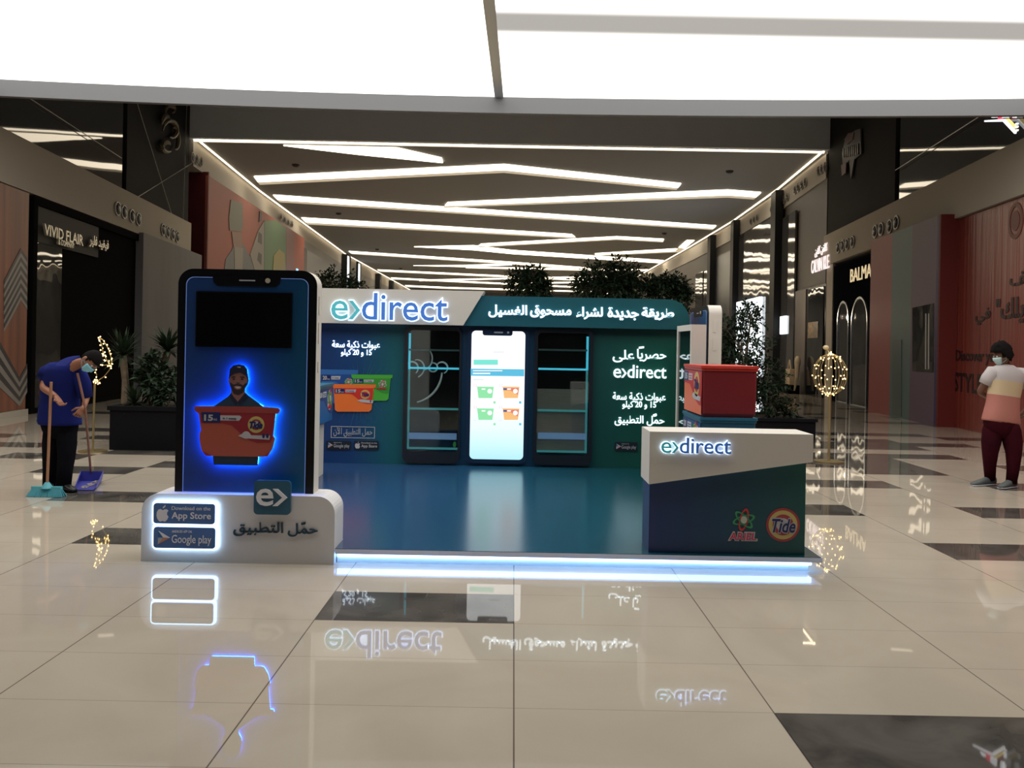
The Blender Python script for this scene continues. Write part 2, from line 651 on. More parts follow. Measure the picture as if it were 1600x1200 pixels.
# ---------------------------------------------------------------- hall ceiling strips
HC = Fr((0, 0, HZ), (1, 0, 0), (0, 1, 0))


def cpt(px, py):
    p = PZ(px, py, HZ)
    return (p.x, p.y)


STR = [
    ('long thin lit slot across the front edge of the hall ceiling', [(303, 216.5), (780, 226), (1288, 236), (1288, 237.6), (780, 228.8), (303, 219.6)]),
    ('bright lens-shaped lit slot at the upper left of the hall ceiling', [(443, 226), (620, 230), (690, 246), (692, 253), (560, 240)]),
    ('wide bright slot rising to the right under the first slot', [(397, 275), (788, 256), (787, 268), (406, 287)]),
    ('wide bright slot running down right from the first peak', [(788, 256), (1064, 286), (1057, 295), (787, 268)]),
    ('bright slot rising to the elbow at upper right', [(700, 315.5), (1137, 296), (1137, 307), (693, 323)]),
    ('short bright slot end right of the elbow', [(1137, 296), (1189, 300), (1178, 310), (1137, 307)]),
    ('long bright slot crossing nearly the whole hall, second from the near left side', [(427, 304), (1119, 352), (1113, 358), (437, 314.5)]),
    ('long slot below it ending mid hall', [(471, 339.5), (893, 365.5), (901, 371.6), (481, 349.5)]),
    ('slender slot rising to a blunt peak in mid ceiling', [(752, 380.5), (964, 369), (964, 373.8), (745, 385.5)]),
    ('slender slot right of the blunt mid peak', [(964, 369), (1037, 373), (1036, 377.5), (964, 373.8)]),
    ('short steep bright slot near the right hall wall', [(1073, 375), (1085, 375), (1063, 393), (1055, 391)]),
    ('slender slot leading left from the steep bright one', [(930, 395.5), (1057, 388), (1060, 393), (930, 399)]),
    ('pointed slot with a bright left end in mid ceiling', [(647, 385), (740, 383), (800, 390.5), (1037, 406.5), (1034, 410.5), (800, 396), (740, 390)]),
    ('slender slot starting near the left wall, far half', [(545, 392), (800, 409), (920, 418), (915, 421.5), (800, 412.6), (550, 396)]),
    ('thin pointed slot beyond the slender left one', [(646, 414.5), (728, 414), (800, 411), (800, 413.5), (728, 416.5)]),
    ('thin slot running right past the tree tops', [(728, 416.5), (1013, 421), (1010, 424.5), (728, 418.5)]),
    ('thin far slot from the left wall', [(590, 421), (950, 438), (950, 440.5), (594, 423.8)]),
    ('thin far slot crossing behind the tree tops', [(611, 433.5), (900, 447.5), (900, 449.5), (614, 436)]),
    ('thin far slot tilting up to the right', [(655, 437), (975, 430.3), (975, 432.3), (655, 439)]),
    ('farthest slot before the hall end on the left', [(633, 445.5), (700, 448.5), (925, 455), (925, 456.5), (700, 451), (636, 448)]),
    ('farthest slot before the hall end on the right', [(800, 442), (970, 438.7), (970, 440.5), (800, 444)]),
]
for lb, pts in STR:
    pp = [cpt(*p) for p in pts]
    cx_ = sum(p[0] for p in pp) / len(pp); cy_ = sum(p[1] for p in pp) / len(pp)
    o = empty('strip_light', (cx_, cy_, HZ), lb, 'strip light', 'lit slots in the hall ceiling')
    n_ = len(pp)
    if n_ % 2 == 0:
        near, far = pp[:n_ // 2], pp[n_ // 2:][::-1]
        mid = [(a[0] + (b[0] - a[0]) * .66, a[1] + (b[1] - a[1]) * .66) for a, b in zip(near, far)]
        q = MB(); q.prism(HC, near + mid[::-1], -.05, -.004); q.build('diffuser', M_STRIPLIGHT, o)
        # far side of the slot; lamp light on it put in as cream emission
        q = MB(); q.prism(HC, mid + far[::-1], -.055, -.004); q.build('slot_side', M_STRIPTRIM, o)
    else:
        q = MB(); q.prism(HC, pp, -.05, -.004); q.build('diffuser', M_STRIPLIGHT, o)
# cove lights along the tops of the hall side walls
for pts, sd, lb in ((RH, -1, 'cove light strip along the top of the right hall wall'), (LH, 1, 'cove light strip along the top of the left hall wall')):
    q = MB()
    for (xa, ya), (xb, yb) in zip(pts, pts[1:]):
        q.add([(xa + sd * .12, ya, HZ - .03), (xb + sd * .12, yb, HZ - .03), (xb + sd * .19, yb, HZ - .03), (xa + sd * .19, ya, HZ - .03),
               (xa + sd * .12, ya, HZ - .005), (xb + sd * .12, yb, HZ - .005), (xb + sd * .19, yb, HZ - .005), (xa + sd * .19, ya, HZ - .005)],
              [(0, 1, 2, 3), (4, 7, 6, 5), (0, 4, 5, 1), (3, 2, 6, 7), (0, 3, 7, 4), (1, 5, 6, 2)])
    tag(q.build('cove_light', mat('cove_light', (1, .9, .75, 1), .5, emit=(1, .80, .54, 1), power=4.5)), lb, 'cove light')
# smoke detectors
for i, (px, py, lb) in enumerate([(462, 257, 'small round detector between the two upper left light slots'), (529, 333, 'small round detector below the second left slot'),
                       (589, 389, 'small round detector above the slender left slot'), (626, 419, 'small far detector near the left wall line'),
                       (1140, 267, 'small round detector at upper right of the hall ceiling'), (1038, 364, 'small round detector left of the steep bright slot')]):
    p = PZ(px, py, HZ)
    q = MB(); q.tube([(p.x, p.y, HZ + .01), (p.x, p.y, HZ - .05), (p.x, p.y, HZ - .1)], [.16, .15, .08], 12)
    tag(q.build('smoke_detector', mat('detector_dark', (.03, .03, .03, 1), .5)), lb, 'detector', 'ceiling detectors')

# ================================================================ THE KIOSK
# ---- platform
pf = empty('kiosk_platform', (-.2, 8.7, 0), 'low blue-green floor platform of the kiosk with a glowing white-blue edge', 'platform')
PX0, PX1, PY0, PY1, PZT = -2.62, 2.32, 6.36, 11.1, .122
m_deck = grad_mat('deck_print', [(0, lin(40, 66, 108)), (.3, lin(32, 70, 108)), (.55, lin(26, 76, 100)), (.85, lin(18, 68, 78))], 'X', -2.4, 2.2, .2)
NX, NY = -1.305, 6.69
q = MB(); q.prism(FC, [(NX, PY0 + .001), (PX1, PY0 + .001), (PX1, PY1), (PX0, PY1), (PX0, NY), (NX, NY)], PZT - .004, PZT); lab(q.build('deck', m_deck, pf), 'blue to teal printed floor')
q = MB(); q.prism(FC, [(NX, PY0), (PX1 + .01, PY0), (PX1 + .01, PY1 + .01), (PX0 - .01, PY1 + .01), (PX0 - .01, NY), (NX, NY)], .082, PZT - .004); q.build('edge_board', mat('edge_board_glow_tint', lin(225, 232, 255), .4), pf)  # pale blue stands in for the LED glow on the lip
q = MB(); q.prism(FC, [(NX, PY0 + .08), (PX1 - .07, PY0 + .08), (PX1 - .07, PY1 - .08), (PX0 + .07, PY1 - .08), (PX0 + .07, NY), (NX, NY)], 0, .082); q.build('skirt', mat('white_skirt', (.8, .85, .9, 1), .4), pf)
M_LED = mat('cool_led_tape', (.6, .8, 1, 1), .4, emit=(.30, .55, 1, 1), power=6.5)
q = MB(); q.box(NX + .005, PX1 - .06, PY0 + .055, PY0 + .08, .048, .08)
q.box(PX1 - .07, PX1 - .05, PY0 + .06, PY1 - .1, .048, .08)
q.box(PX0 + .05, PX0 + .07, NY + .02, PY1 - .1, .048, .08)
q.build('led_tape', M_LED, pf)


# ---- logo helper: e, chevron, direct
def chevron(fr_, a0, a1, b0, b1, t):
    mid = (b0 + b1) / 2
    return [(a0, b1), (a0 + t, b1), (a1, mid), (a0 + t, b0), (a0, b0), (a1 - t, mid)]


def logo(parent, fr, px0, py0, px1, py1, d, lit=False, halo=True):
    """logo filling the pixel box px0..px1 (e top to baseline py0..py1 is the full box of the d)"""
    a0, a1, b0, b1 = pbox(fr, px0, py0, px1, py1)
    W = a1 - a0; H = b1 - b0
    xh = b0 + H * .70
    face, turq = (M_LETTER_W, M_LETTER_W) if lit else (M_LETTER_B, M_LETTER_T)
    q = MB()
    q.text(fr, 'e', (a0, a0 + W * .145, b0, xh), d, d + .02, .004, m=1)
    q.prism(fr, chevron(fr, a0 + W * .15, a0 + W * .25, b0 + H * .01, xh, W * .036), d, d + .02, m=1)
    q.text(fr, 'direct', (a0 + W * .265, a1, b0, b1), d, d + .02, .006)
    q.build('logo_lettering', [face, turq], parent)
    if halo:
        q = MB()
        g_ = H * .035
        q.text(fr, 'e', (a0 - g_, a0 + W * .145 + g_, b0 - g_, xh + g_), d - .012, d - .002, .028)
        q.text(fr, 'direct', (a0 + W * .265 - g_, a1 + g_, b0 - g_, b1 + g_), d - .012, d - .002, .028)
        q.prism(fr, chevron(fr, a0 + W * .144, a0 + W * .257, b0 - g_, xh + g_, W * .044), d - .012, d - .002)
        # the bowls of d and e glow through
        u = (a1 - a0 - W * .265)
        cx_ = a0 + W * .265 + u * .078; 
        q.prism(fr, circ(cx_ - W * .012, b0 + H * .34, W * .040, H * .27), d - .012, d - .001)
        q.prism(fr, circ(a0 + W * .672, b0 + H * .47, W * .036, H * .17), d - .012, d - .001)
        lab(q.build('logo_backlight', M_HALO, parent), 'white glow around the letters')


# ---- back wall
WY = 10.9
bw = empty('kiosk_back_wall', (-.15, WY, PZT), 'blue-green kiosk back wall with lit Arabic lettering and raised header', 'display wall')
WF = FY(WY)
m_wall = grad_mat('wall_print', [(0, lin(16, 52, 112)), (.12, lin(18, 64, 118)), (.22, lin(12, 92, 104)), (.33, lin(12, 84, 86)), (.36, lin(18, 62, 96)), (.7, lin(18, 62, 92)),
                                 (.76, lin(10, 70, 70)), (1, lin(16, 92, 74))], 'X', -2.6, 2.2, .4)
wl, wr_ = -2.62, P(1062, 600, WY).x + .02
wtop = P(780, 462, WY).z
q = MB(); q.prism(WF, [(wl, PZT), (wr_, PZT), (wr_, wtop - .05), (wl, wtop - .05)], -.2, 0); q.build('panel', m_wall, bw)
HF = FY(WY - .12)   # header face plane
ht = HF.at(900, 465)[1]; hb = HF.at(900, 512)[1]
hr = HF.at(1078, 480)[0]
m_head = grad_mat('header_teal', [(0, lin(26, 90, 108)), (1, lin(18, 82, 88))], 'X', -.5, 2.2, .4)
q = MB(); q.prism(HF, rr(-1.4, hr, hb, ht, .27, 8, (0, 0, 1, 0)), -.34, 0); lab(q.build('header', m_head, bw), 'teal header board with rounded right corner')
wt2 = HF.at(640, 453)[1]; wb2 = HF.at(640, 507)[1]
a_top = HF.at(757, 456)[0]; a_bot = HF.at(724, 509)[0]
poly = [(a_bot, wb2), (a_top, wt2)] + [(-2.5 + .12 * math.cos(t) - .0, wt2 - .12 + .12 * math.sin(t)) for t in [PI / 2 + PI / 2 * k / 6 for k in range(7)]] + [(-2.62, wb2)]
q = MB(); q.prism(HF, poly, -.36, .04); lab(q.build('header', M_WHITE, bw), 'off-white header board with slanted end and the logo')
HL = FY(WY - .16)
logo(bw, HL, 518, 460, 700, 499, .018)
# Arabic header line, reading right to left
q = MB()
for t_, x0, x1, y0, y1 in ((ar('طريقة'), 1002, 1053, 481, 500), (ar('جديدة'), 949, 998, 481, 500), (ar('لشراء'), 900, 942, 480, 499), (ar('مسحوق'), 828, 893, 478, 497), (ar('الغسيل'), 763, 824, 477, 496)):
    q.text(HF, t_, pbox(HF, x0, y0, x1, y1), .004, .03, .03)
q.build('header_lettering', M_LETTER_W, bw)
q = MB()
for t_, x0, y0, x1, y1 in ((ar('على'), 957, 547, 991, 566), (ar('حصريا'), 995, 546, 1041, 565), (ar('عبوات ذكية سعة'), 957, 614, 1040, 628), (ar('15 و 20 كيلو'), 972, 627, 1025, 639),
                           (ar('حمل التطبيق'), 960, 650, 1038, 665), (ar('عبوات ذكية سعة'), 519, 533, 594, 546), (ar('15 و 20 كيلو'), 533, 546, 581, 557)):
    q.text(WF, t_, pbox(WF, x0, y0, x1, y1), .004, .02, .014)
q.text(WF, '\ufe70', pbox(WF, 998, 541, 1006, 545), .004, .02, .03)
q.text(WF, '\ufe7c', pbox(WF, 1020, 646, 1026, 651), .004, .02, .03)
q.build('wall_lettering', M_LETTER_W, bw)
logo(bw, WF, 958, 571, 1041, 590, .012, lit=True, halo=False)
q = MB()
q.text(WF, ar('حمل التطبيق الآن'), pbox(WF, 521, 669, 582, 682), .004, .008, .005)
a0, a1, b0, b1 = pbox(WF, 517, 667, 586, 684)
q.ring(WF, [(a0, b0), (a1, b0), (a1, b1), (a0, b1)], [(a0 + .008, b0 + .008), (a1 - .008, b0 + .008), (a1 - .008, b1 - .008), (a0 + .008, b1 - .008)], .002, .006)
q.build('framed_lettering', M_PRINT_G, bw)


def apple_pts(cx, cy, s):
    pts = [(0, .32), (.12, .40), (.30, .42), (.44, .30), (.34, .15), (.33, -.02), (.46, -.18), (.36, -.40), (.22, -.55), (.10, -.55), (0, -.50), (-.10, -.55), (-.24, -.55),
           (-.40, -.36), (-.48, -.10), (-.46, .18), (-.34, .38), (-.18, .42)]
    return [(cx + x * s, cy + y * s) for x, y in pts]


def leaf_pts(cx, cy, s):
    return [(cx + x * s, cy + y * s) for x, y in [(.0, .46), (.03, .60), (.20, .76), (.19, .60)]]


def store_badge(parent, fr, box, kind, back, d=.002, glow=None, ink=M_PRINT_W):
    a0, a1, b0, b1 = box
    W = a1 - a0; H = b1 - b0
    q = MB(); q.prism(fr, rr(a0, a1, b0, b1, H * .14, 4), d, d + .012)
    pb = q.build('app_badge', back, parent)
    q = MB()
    e = d + .013
    if kind == 'apple':
        cx, cy = a0 + W * .155, b0 + H * .45
        q.prism(fr, apple_pts(cx, cy, H * .62), e, e + .004)
        q.prism(fr, leaf_pts(cx, cy, H * .62), e, e + .004)
        q.text(fr, 'Download on the', (a0 + W * .30, a0 + W * .93, b0 + H * .68, b0 + H * .86), e, e + .003)
        q.text(fr, 'App Store', (a0 + W * .30, a0 + W * .94, b0 + H * .16, b0 + H * .58), e, e + .004, .012)
    else:
        cx, cy = a0 + W * .155, b0 + H * .5
        q.prism(fr, [(cx - H * .22, cy + H * .32), (cx - H * .22, cy), (cx + H * .02, cy)], e, e + .004, 1)
        q.prism(fr, [(cx - H * .22, cy), (cx - H * .22, cy - H * .32), (cx + H * .02, cy)], e, e + .004, 2)
        q.prism(fr, [(cx - H * .20, cy + H * .31), (cx + H * .02, cy + .001), (cx + H * .34, cy)], e, e + .004, 0)
        q.prism(fr, [(cx + H * .02, cy - .001), (cx - H * .20, cy - H * .31), (cx + H * .34, cy)], e, e + .004, 3)
        q.text(fr, 'ANDROID APP ON', (a0 + W * .30, a0 + W * .62, b0 + H * .74, b0 + H * .86), e, e + .003)
        q.text(fr, 'Google play', (a0 + W * .30, a0 + W * .94, b0 + H * .14, b0 + H * .64), e, e + .004, .004)
    q.build('badge_print', [ink, M_LBLUE, M_PRINT_G, mat('print_peach', lin(200, 140, 120), .4)], pb)
    return pb


store_badge(bw, WF, pbox(WF, 510, 689, 549, 702), 'play', M_BADGE_K, ink=M_PRINT_G)
store_badge(bw, WF, pbox(WF, 553, 689, 592, 702), 'apple', M_BADGE_K)
store_badge(bw, WF, pbox(WF, 960, 691, 996, 704), 'play', M_BADGE_K, ink=M_PRINT_G)
store_badge(bw, WF, pbox(WF, 1002, 692, 1040, 705), 'apple', M_BADGE_K)


def ariel_mark(q, fr, cx, cz, s, d, mg, mr, mw):
    for k_, m_ in ((0, mg), (1, mr), (2, mg)):
        t0 = PI / 3 * k_ + .3
        o_, i_ = [], []
        for j in range(24):
            t = 2 * PI * j / 24
            for r_, lst in ((1, o_), (.8, i_)):
                x, y = .95 * s * r_ * math.cos(t), .36 * s * (r_ if r_ == 1 else .68) * math.sin(t)
                lst.append((cx + x * math.cos(t0) - y * math.sin(t0), cz + x * math.sin(t0) + y * math.cos(t0)))
        q.ring(fr, o_, i_, d, d + .003 + .001 * k_, m_)
    q.prism(fr, circ(cx, cz, s * .26, s * .3, 14), d, d + .007, mw)


def tub_print(q, fr, x0, y0, x1, y1, kind, d, mats_):
    """printed picture of a tub; mats_ indexes: body, upper, dark label, white, roundel yellow, ink, red, green"""
    A = lambda fx, fy: fr.at(x0 + (x1 - x0) * fx, y0 + (y1 - y0) * fy)
    B, U, L, Wh, Ye, Ink, Re, Gr = range(8)
    q.prism(fr, [A(0, 0), A(1, .02), A(.985, .14), A(.95, .14), A(.895, .93), A(.84, 1), A(.12, 1), A(.07, .93), A(.04, .13), A(.01, .12)], d, d + .004, B)
    q.prism(fr, [A(.05, .15), A(.94, .15), A(.905, .72), A(.80, .72), A(.70, .68), A(.58, .52), A(.45, .37), A(.3, .34), A(.06, .34)], d, d + .006, U)
    q.prism(fr, [A(.07, .17), A(.29, .17), A(.29, .33), A(.07, .33)], d, d + .008, L)
    q.prism(fr, [A(.31, .20), A(.55, .20), A(.53, .30), A(.31, .30)], d, d + .008, Wh)
    tx = A(.09, .31); ty = A(.2, .19)
    q.text(fr, '20' if kind == '20' else '15', (tx[0], ty[0], tx[1], ty[1]), d, d + .010, .03, m=Wh)
    tx = A(.21, .31); ty = A(.27, .27)
    q.text(fr, 'KG', (tx[0], ty[0], tx[1], ty[1]), d, d + .010, .02, m=Wh)
    tx = A(.33, .285); ty = A(.5, .225)
    q.text(fr, 'in 1 scoop', (tx[0], ty[0], tx[1], ty[1]), d, d + .010, .01, m=Ink)
    c = A(.755, .375); e = A(.86, .375)
    rr_ = e[0] - c[0]
    if kind == 'tide':
        q.prism(fr, circ(c[0], c[1], rr_), d, d + .009, Ye)
        q.prism(fr, circ(c[0], c[1], rr_ * .72), d, d + .0105, B)
        q.prism(fr, circ(c[0], c[1], rr_ * .52), d, d + .0110, Re)
        q.text(fr, 'Tide', (c[0] - rr_ * .80, c[0] + rr_ * .85, c[1] - rr_ * .42, c[1] + rr_ * .42), d, d + .013, .04, .25, m=Ink)
        q.prism(fr, [A(.57, .60), A(.66, .55), A(.94, .60), A(.92, .70), A(.68, .66)], d, d + .008, Wh)
        q.prism(fr, [A(.86, .62), A(.88, .58), A(.89, .62), A(.87, .68)], d, d + .010, Ink)
    else:
        q.prism(fr, circ(c[0], c[1], rr_ * .95), d, d + .009, Wh)
        ariel_mark(q, fr, c[0], c[1], rr_ * 1.1, d + .009, Gr, Re, Wh)
        tx = A(.6, .56); ty = A(.86, .50)
        q.text(fr, 'ARIEL', (tx[0], ty[0], tx[1], ty[1]), d, d + .012, .03, .1, m=Re)


# burst of pale rays behind the printed tubs, then the tubs
q = MB()
bc = WF.at(563, 612)
for k in range(34):
    t = 2 * PI * k / 34 + random.uniform(-.06, .06)
    L_ = random.uniform(.36, .56); wd = random.uniform(.008, .02)
    q.prism(WF, [(bc[0] + .1 * math.cos(t - wd * 3), bc[1] + .08 * math.sin(t - wd * 3)), (bc[0] + L_ * math.cos(t), bc[1] + L_ * math.sin(t)),
                 (bc[0] + .1 * math.cos(t + wd * 3), bc[1] + .08 * math.sin(t + wd * 3))], .001, .0022)
o = q.build('ray_print', mat('ray_print', lin(44, 112, 124), .4), bw)
PM = lambda body, upper: [body, upper, M_NAVY, M_PRINT_W, M_YELLOW, M_NAVY, M_RED, M_GREEN]
q = MB(); tub_print(q, WF, 499, 577, 560, 630, '20', .003, None)
lab(q.build('tub_picture', PM(mat('print_tub_blue', lin(52, 110, 180), .4), mat('print_tub_blue_dark', lin(36, 78, 150), .4)), bw), 'printed blue tub')
q = MB(); tub_print(q, WF, 549, 585, 614, 626, 'ariel', .008, None)
lab(q.build('tub_picture', PM(mat('print_tub_green', lin(76, 178, 60), .4), mat('print_tub_green_dark', lin(60, 150, 56), .4)), bw), 'printed green tub')
q = MB(); tub_print(q, WF, 519, 600, 588, 643, 'tide', .014, None)
lab(q.build('tub_picture', PM(mat('print_tub_orange', lin(244, 120, 52), .4), mat('print_tub_red', lin(214, 52, 44), .4)), bw), 'printed orange tub')

# ---- showcases set into the wall, shaped like phones
M_SHELF = mat('shelf_edge_glow', lin(80, 170, 170), .3, emit=(.12, .55, .6, 1), power=.14)
M_SHELF2 = mat('shelf_edge_lit', lin(90, 200, 220), .3, emit=(.08, .62, .85, 1), power=.55)
M_SHELFW = mat('lower_shelf_face', lin(110, 150, 190), .3, emit=(.3, .45, .8, 1), power=.16)
m_pane = mat('showcase_glass', (.9, 1, 1, 1), .0)
bs_ = nodes(m_pane)[2]
bs_.inputs['Transmission Weight'].default_value = 1
bs_.inputs['IOR'].default_value = 1.45
bs_.inputs['Specular IOR Level'].default_value = 1
for lbl, fx0, fx1, fy0, fy1, ox0, ox1, oy0, oy1, shelves, glow_side in (
        ('dark phone-shaped glass showcase left of the lit screen', 628, 722, 511, 723, 634.5, 718.5, 517, 705, ((547, .4), (575.5, 1), (639, .6), (701, .6)), -1),
        ('dark phone-shaped glass showcase right of the lit screen, beige reflection modelled in its lower half', 832, 928, 513, 726, 837.5, 922, 521, 711, ((547, .4), (577, 1), (642, .6), (706, .6)), 1)):
    CF = FY(WY - .06)
    A = pbox(CF, fx0, fy0, fx1, fy1); O = pbox(CF, ox0, oy0, ox1, oy1)
    sc = empty('showcase', ((A[0] + A[1]) / 2, WY - .06, A[2]), lbl, 'showcase')
    q = MB(); q.ring(CF, rr(*A, .09, 6), rr(*O, .06, 6), -.055, 0); q.build('frame', mat('showcase_frame_black', (.010, .014, .022, 1), .3), sc)
    q = MB(); q.prism(CF, rr(O[0], O[1], O[2], O[3], .06, 6), -.058, -.052); lab(q.build('back_panel', mat('showcase_back_black', (.004, .006, .008, 1), .04, spec=.6), sc), 'black back panel')
    if glow_side > 0:
        z_ = CF.at(870, 608)[1]  # beige reflection in the glass, built as a panel behind the pane
        q = MB(); q.prism(CF, [(O[0], O[2] + .05), (O[1] - .04, O[2] + .05), (O[1] - .04, z_), (O[0], z_)], -.052, -.049)
        m_b = noise_mat('beige_reflection', (.17, .15, .125, 1), (.21, .19, .16, 1), 30, .5, stretch=(.2, 1, 6))
        lab(q.build('lower_reflection_panel', m_b, sc), 'beige reflection in the lower half, modelled as a ribbed panel')
    for i, (sy, wgt) in enumerate(shelves):
        z = CF.at((ox0 + ox1) / 2, sy)[1]
        q = MB(); q.prism(CF, [(O[0] + .01, z - .012), (O[1] - .03 if glow_side > 0 else O[1] - .005, z - .012), (O[1] - .03 if glow_side > 0 else O[1] - .005, z + .012), (O[0] + .01, z + .012)], -.050, -.012)
        q.build('glass_shelf', M_SHELF2 if wgt == 1 else (M_SHELF if wgt > .5 else mat('shelf_edge_plain', lin(70, 100, 100), .3)), sc)
    z = CF.at((ox0 + ox1) / 2, 682)[1]
    q = MB(); q.prism(CF, [(O[0] + .02, z - .04), (O[1] - .02, z - .04), (O[1] - .02, z + .04), (O[0] + .02, z + .04)], -.05, -.03); lab(q.build('lower_rail', M_SHELFW, sc), 'pale blue rail')
    zt = CF.at(ox0, 577)[1]
    e0, e1 = (O[0] + .005, O[0] + .03) if glow_side < 0 else (O[1] - .04, O[1] - .012)
    q = MB(); q.prism(CF, [(e0, zt), (e1, zt), (e1, O[3] - .04), (e0, O[3] - .04)], -.05, -.03); q.build('side_led', M_SHELF2, sc)
    q = MB(); q.prism(CF, [(e0, O[2] + .03), (e1, O[2] + .03), (e1, zt), (e0, zt)], -.05, -.035); q.build('side_channel', M_SHELF, sc)
    q = MB(); q.prism(CF, rr(O[0] - .002, O[1] + .002, O[2] - .002, O[3] + .002, .06, 6), -.010, -.006); q.build('glass_pane', m_pane, sc)
    if glow_side < 0:
        q = MB()
        # curly white reflection in the pane, modelled as tubes
        def curl(cx, cy, r, t0, t1, wd, sh=0):
            pts = []
            for k in range(15):
                t = t0 + (t1 - t0) * k / 14
                rr2 = r * (1 - .035 * sh * k)
                p = CF.at(cx + rr2 * math.cos(t), cy + rr2 * math.sin(t))
                pts.append(CF.p(p[0], p[1], -.045))
            q.tube(pts, [wd * (.5 + .5 * math.sin(PI * (.15 + .8 * k / 14))) for k in range(15)], 5)
        curl(642, 574, 12, .9, -3.6, .012, 1); curl(648, 572, 18, 1.3, -1.6, .011, 1); curl(676, 574, 7, 3.3, -1.9, .012, 0)
        curl(640, 580, 50, .05, 1.35, .016, 0); curl(655, 560, 20, -.6, 1.3, .010, 0); curl(690, 575, 9, -2.6, 1.2, .012, 0)
        lab(q.build('curly_reflection', mat('reflection_grey', lin(215, 216, 212), .5), sc), 'white curly reflection modelled as tubes')
        c = CF.at(710, 695)
        q = MB(); q.prism(CF, circ(c[0], c[1], .022, .036, 14), -.05, -.03); lab(q.build('green_seal', M_GREEN, sc), 'small green oval')

# ---- lit phone screen in the middle of the wall
SF = FY(WY - .05)
ps = empty('lit_phone_screen', tuple(SF.p(*SF.at(777, 722))), 'brightly lit tall phone-shaped screen in the middle of the kiosk wall', 'screen')
A = pbox(SF, 727.5, 511.5, 827, 723.5); S = pbox(SF, 733.5, 518, 821, 717)
q = MB(); q.prism(SF, rr(*A, .09, 6), -.06, 0); q.build('bezel', mat('screen_bezel_navy', lin(22, 44, 74), .3), ps)
m_scr = mat('screen_light', (.8, .95, 1, 1), .3)
n, l, bs = nodes(m_scr)
g = n.new('ShaderNodeNewGeometry'); s_ = n.new('ShaderNodeSeparateXYZ'); l.new(g.outputs['Position'], s_.inputs[0])
mr = n.new('ShaderNodeMapRange'); mr.inputs['From Min'].default_value = S[2]; mr.inputs['From Max'].default_value = S[3]; l.new(s_.outputs['Z'], mr.inputs['Value'])
r_ = ramp(n, [(0, (.42, .78, .86, 1)), (.25, (.75, .93, .95, 1)), (.5, (.93, .97, .98, 1)), (1, (.97, 1, 1, 1))]); l.new(mr.outputs[0], r_.inputs[0])
l.new(r_.outputs[0], bs.inputs['Emission Color']); bs.inputs['Emission Strength'].default_value = 1.15
bs.inputs['Base Color'].default_value = (.05, .05, .05, 1)
q = MB(); q.prism(SF, rr(*S, .055, 6), -.01, .003); sp = q.build('screen', m_scr, ps)
q = MB(); nb = pbox(SF, 754, 518, 801, 524); q.prism(SF, rr(nb[0], nb[1], nb[2], nb[3] + .03, .03, 4, (1, 1, 0, 0)), .001, .006); lab(q.build('notch', mat('screen_bezel_navy'), ps), 'dark notch')
q = MB(); q.prism(SF, rr(*pbox(SF, 772, 518.5, 786, 520.5), .007, 3), .006, .009); c = SF.at(794, 519.5); q.prism(SF, circ(c[0], c[1], .014), .006, .009); q.build('speaker_and_lens', M_PRINT_G, ps)


def em(name, c, p):
    return mat(name, (.05, .05, .05, 1), .4, emit=c, power=p)


EW, EG, EO, ER, EB, EN, EM = em('e_white', (.95, 1, 1, 1), 1.1), em('e_green', (.3, .85, .42, 1), .95), em('e_orange', (1, .55, .2, 1), .95), em('e_red', (.95, .25, .15, 1), .85), em('e_cyan', (.1, .55, .8, 1), .95), em('e_navy', (.06, .12, .35, 1), .8), em('e_mint', (.2, .85, .72, 1), .95)
q = MB()
q.prism(SF, ppoly(SF, [(740, 562), (778, 562), (778, 570), (740, 570)]), .003, .005, 6)
q.prism(SF, ppoly(SF, [(735.5, 576), (819, 577), (819, 588), (735.5, 587)]), .003, .005, 4)
for (x0, y0, x1, y1) in ((739, 578.5, 785, 580), (739, 582.5, 766, 584.5), (770, 549.5, 788, 550.5), (739, 592.5, 756, 593.5)):
    q.prism(SF, ppoly(SF, [(x0, y0), (x1, y0), (x1, y1), (x0, y1)]), .005, .007, 0 if y0 > 575 and y0 < 590 else 7)
for (tx, ty, kd) in ((745, 604, 'ariel'), (785, 604, 'tide'), (745, 638, 'ariel'), (785, 638, 'tide')):
    A_ = lambda fx, fy: SF.at(tx + 27 * fx, ty + 18 * fy)
    B_ = 1 if kd == 'ariel' else 2
    q.prism(SF, [A_(0, 0), A_(1, .02), A_(.97, .14), A_(.9, 1), A_(.1, 1), A_(.03, .14)], .003, .006, B_)
    if kd == 'tide':
        q.prism(SF, [A_(.05, .12), A_(.95, .12), A_(.9, .7), A_(.7, .6), A_(.5, .35), A_(.05, .3)], .006, .007, 3)
        q.prism(SF, [A_(.05, .14), A_(.25, .14), A_(.25, .3), A_(.05, .3)], .007, .008, 5)
    q.prism(SF, [A_(.28, .16), A_(.5, .16), A_(.48, .28), A_(.28, .28)], .006, .008, 0)
    c = A_(.75, .4); q.prism(SF, circ(c[0], c[1], .03, .03, 14), .006, .009, 0)
    A2 = lambda dx_, dy_: SF.at(tx + dx_, ty + dy_)
    q.ring(SF, [A2(-5, -3.5), A2(0, -3.5), A2(0, 0), A2(-5, 0)], [A2(-4.5, -3), A2(-.5, -3), A2(-.5, -.5), A2(-4.5, -.5)], .003, .005, 8)
    q.prism(SF, [A2(-5, 18.5), A2(-1, 18.5), A2(-1, 19.2), A2(-5, 19.2)], .003, .005, 7)
    q.prism(SF, [A2(26, 23), A2(29.5, 23), A2(29.5, 26.5), A2(26, 26.5)], .003, .005, 1 if kd == 'ariel' else 4)
q.build('screen_content', [EW, EG, EO, ER, EB, EN, EM, em('e_grey', (.65, .72, .74, 1), .9), em('e_pink', (.95, .5, .6, 1), .9)], sp)

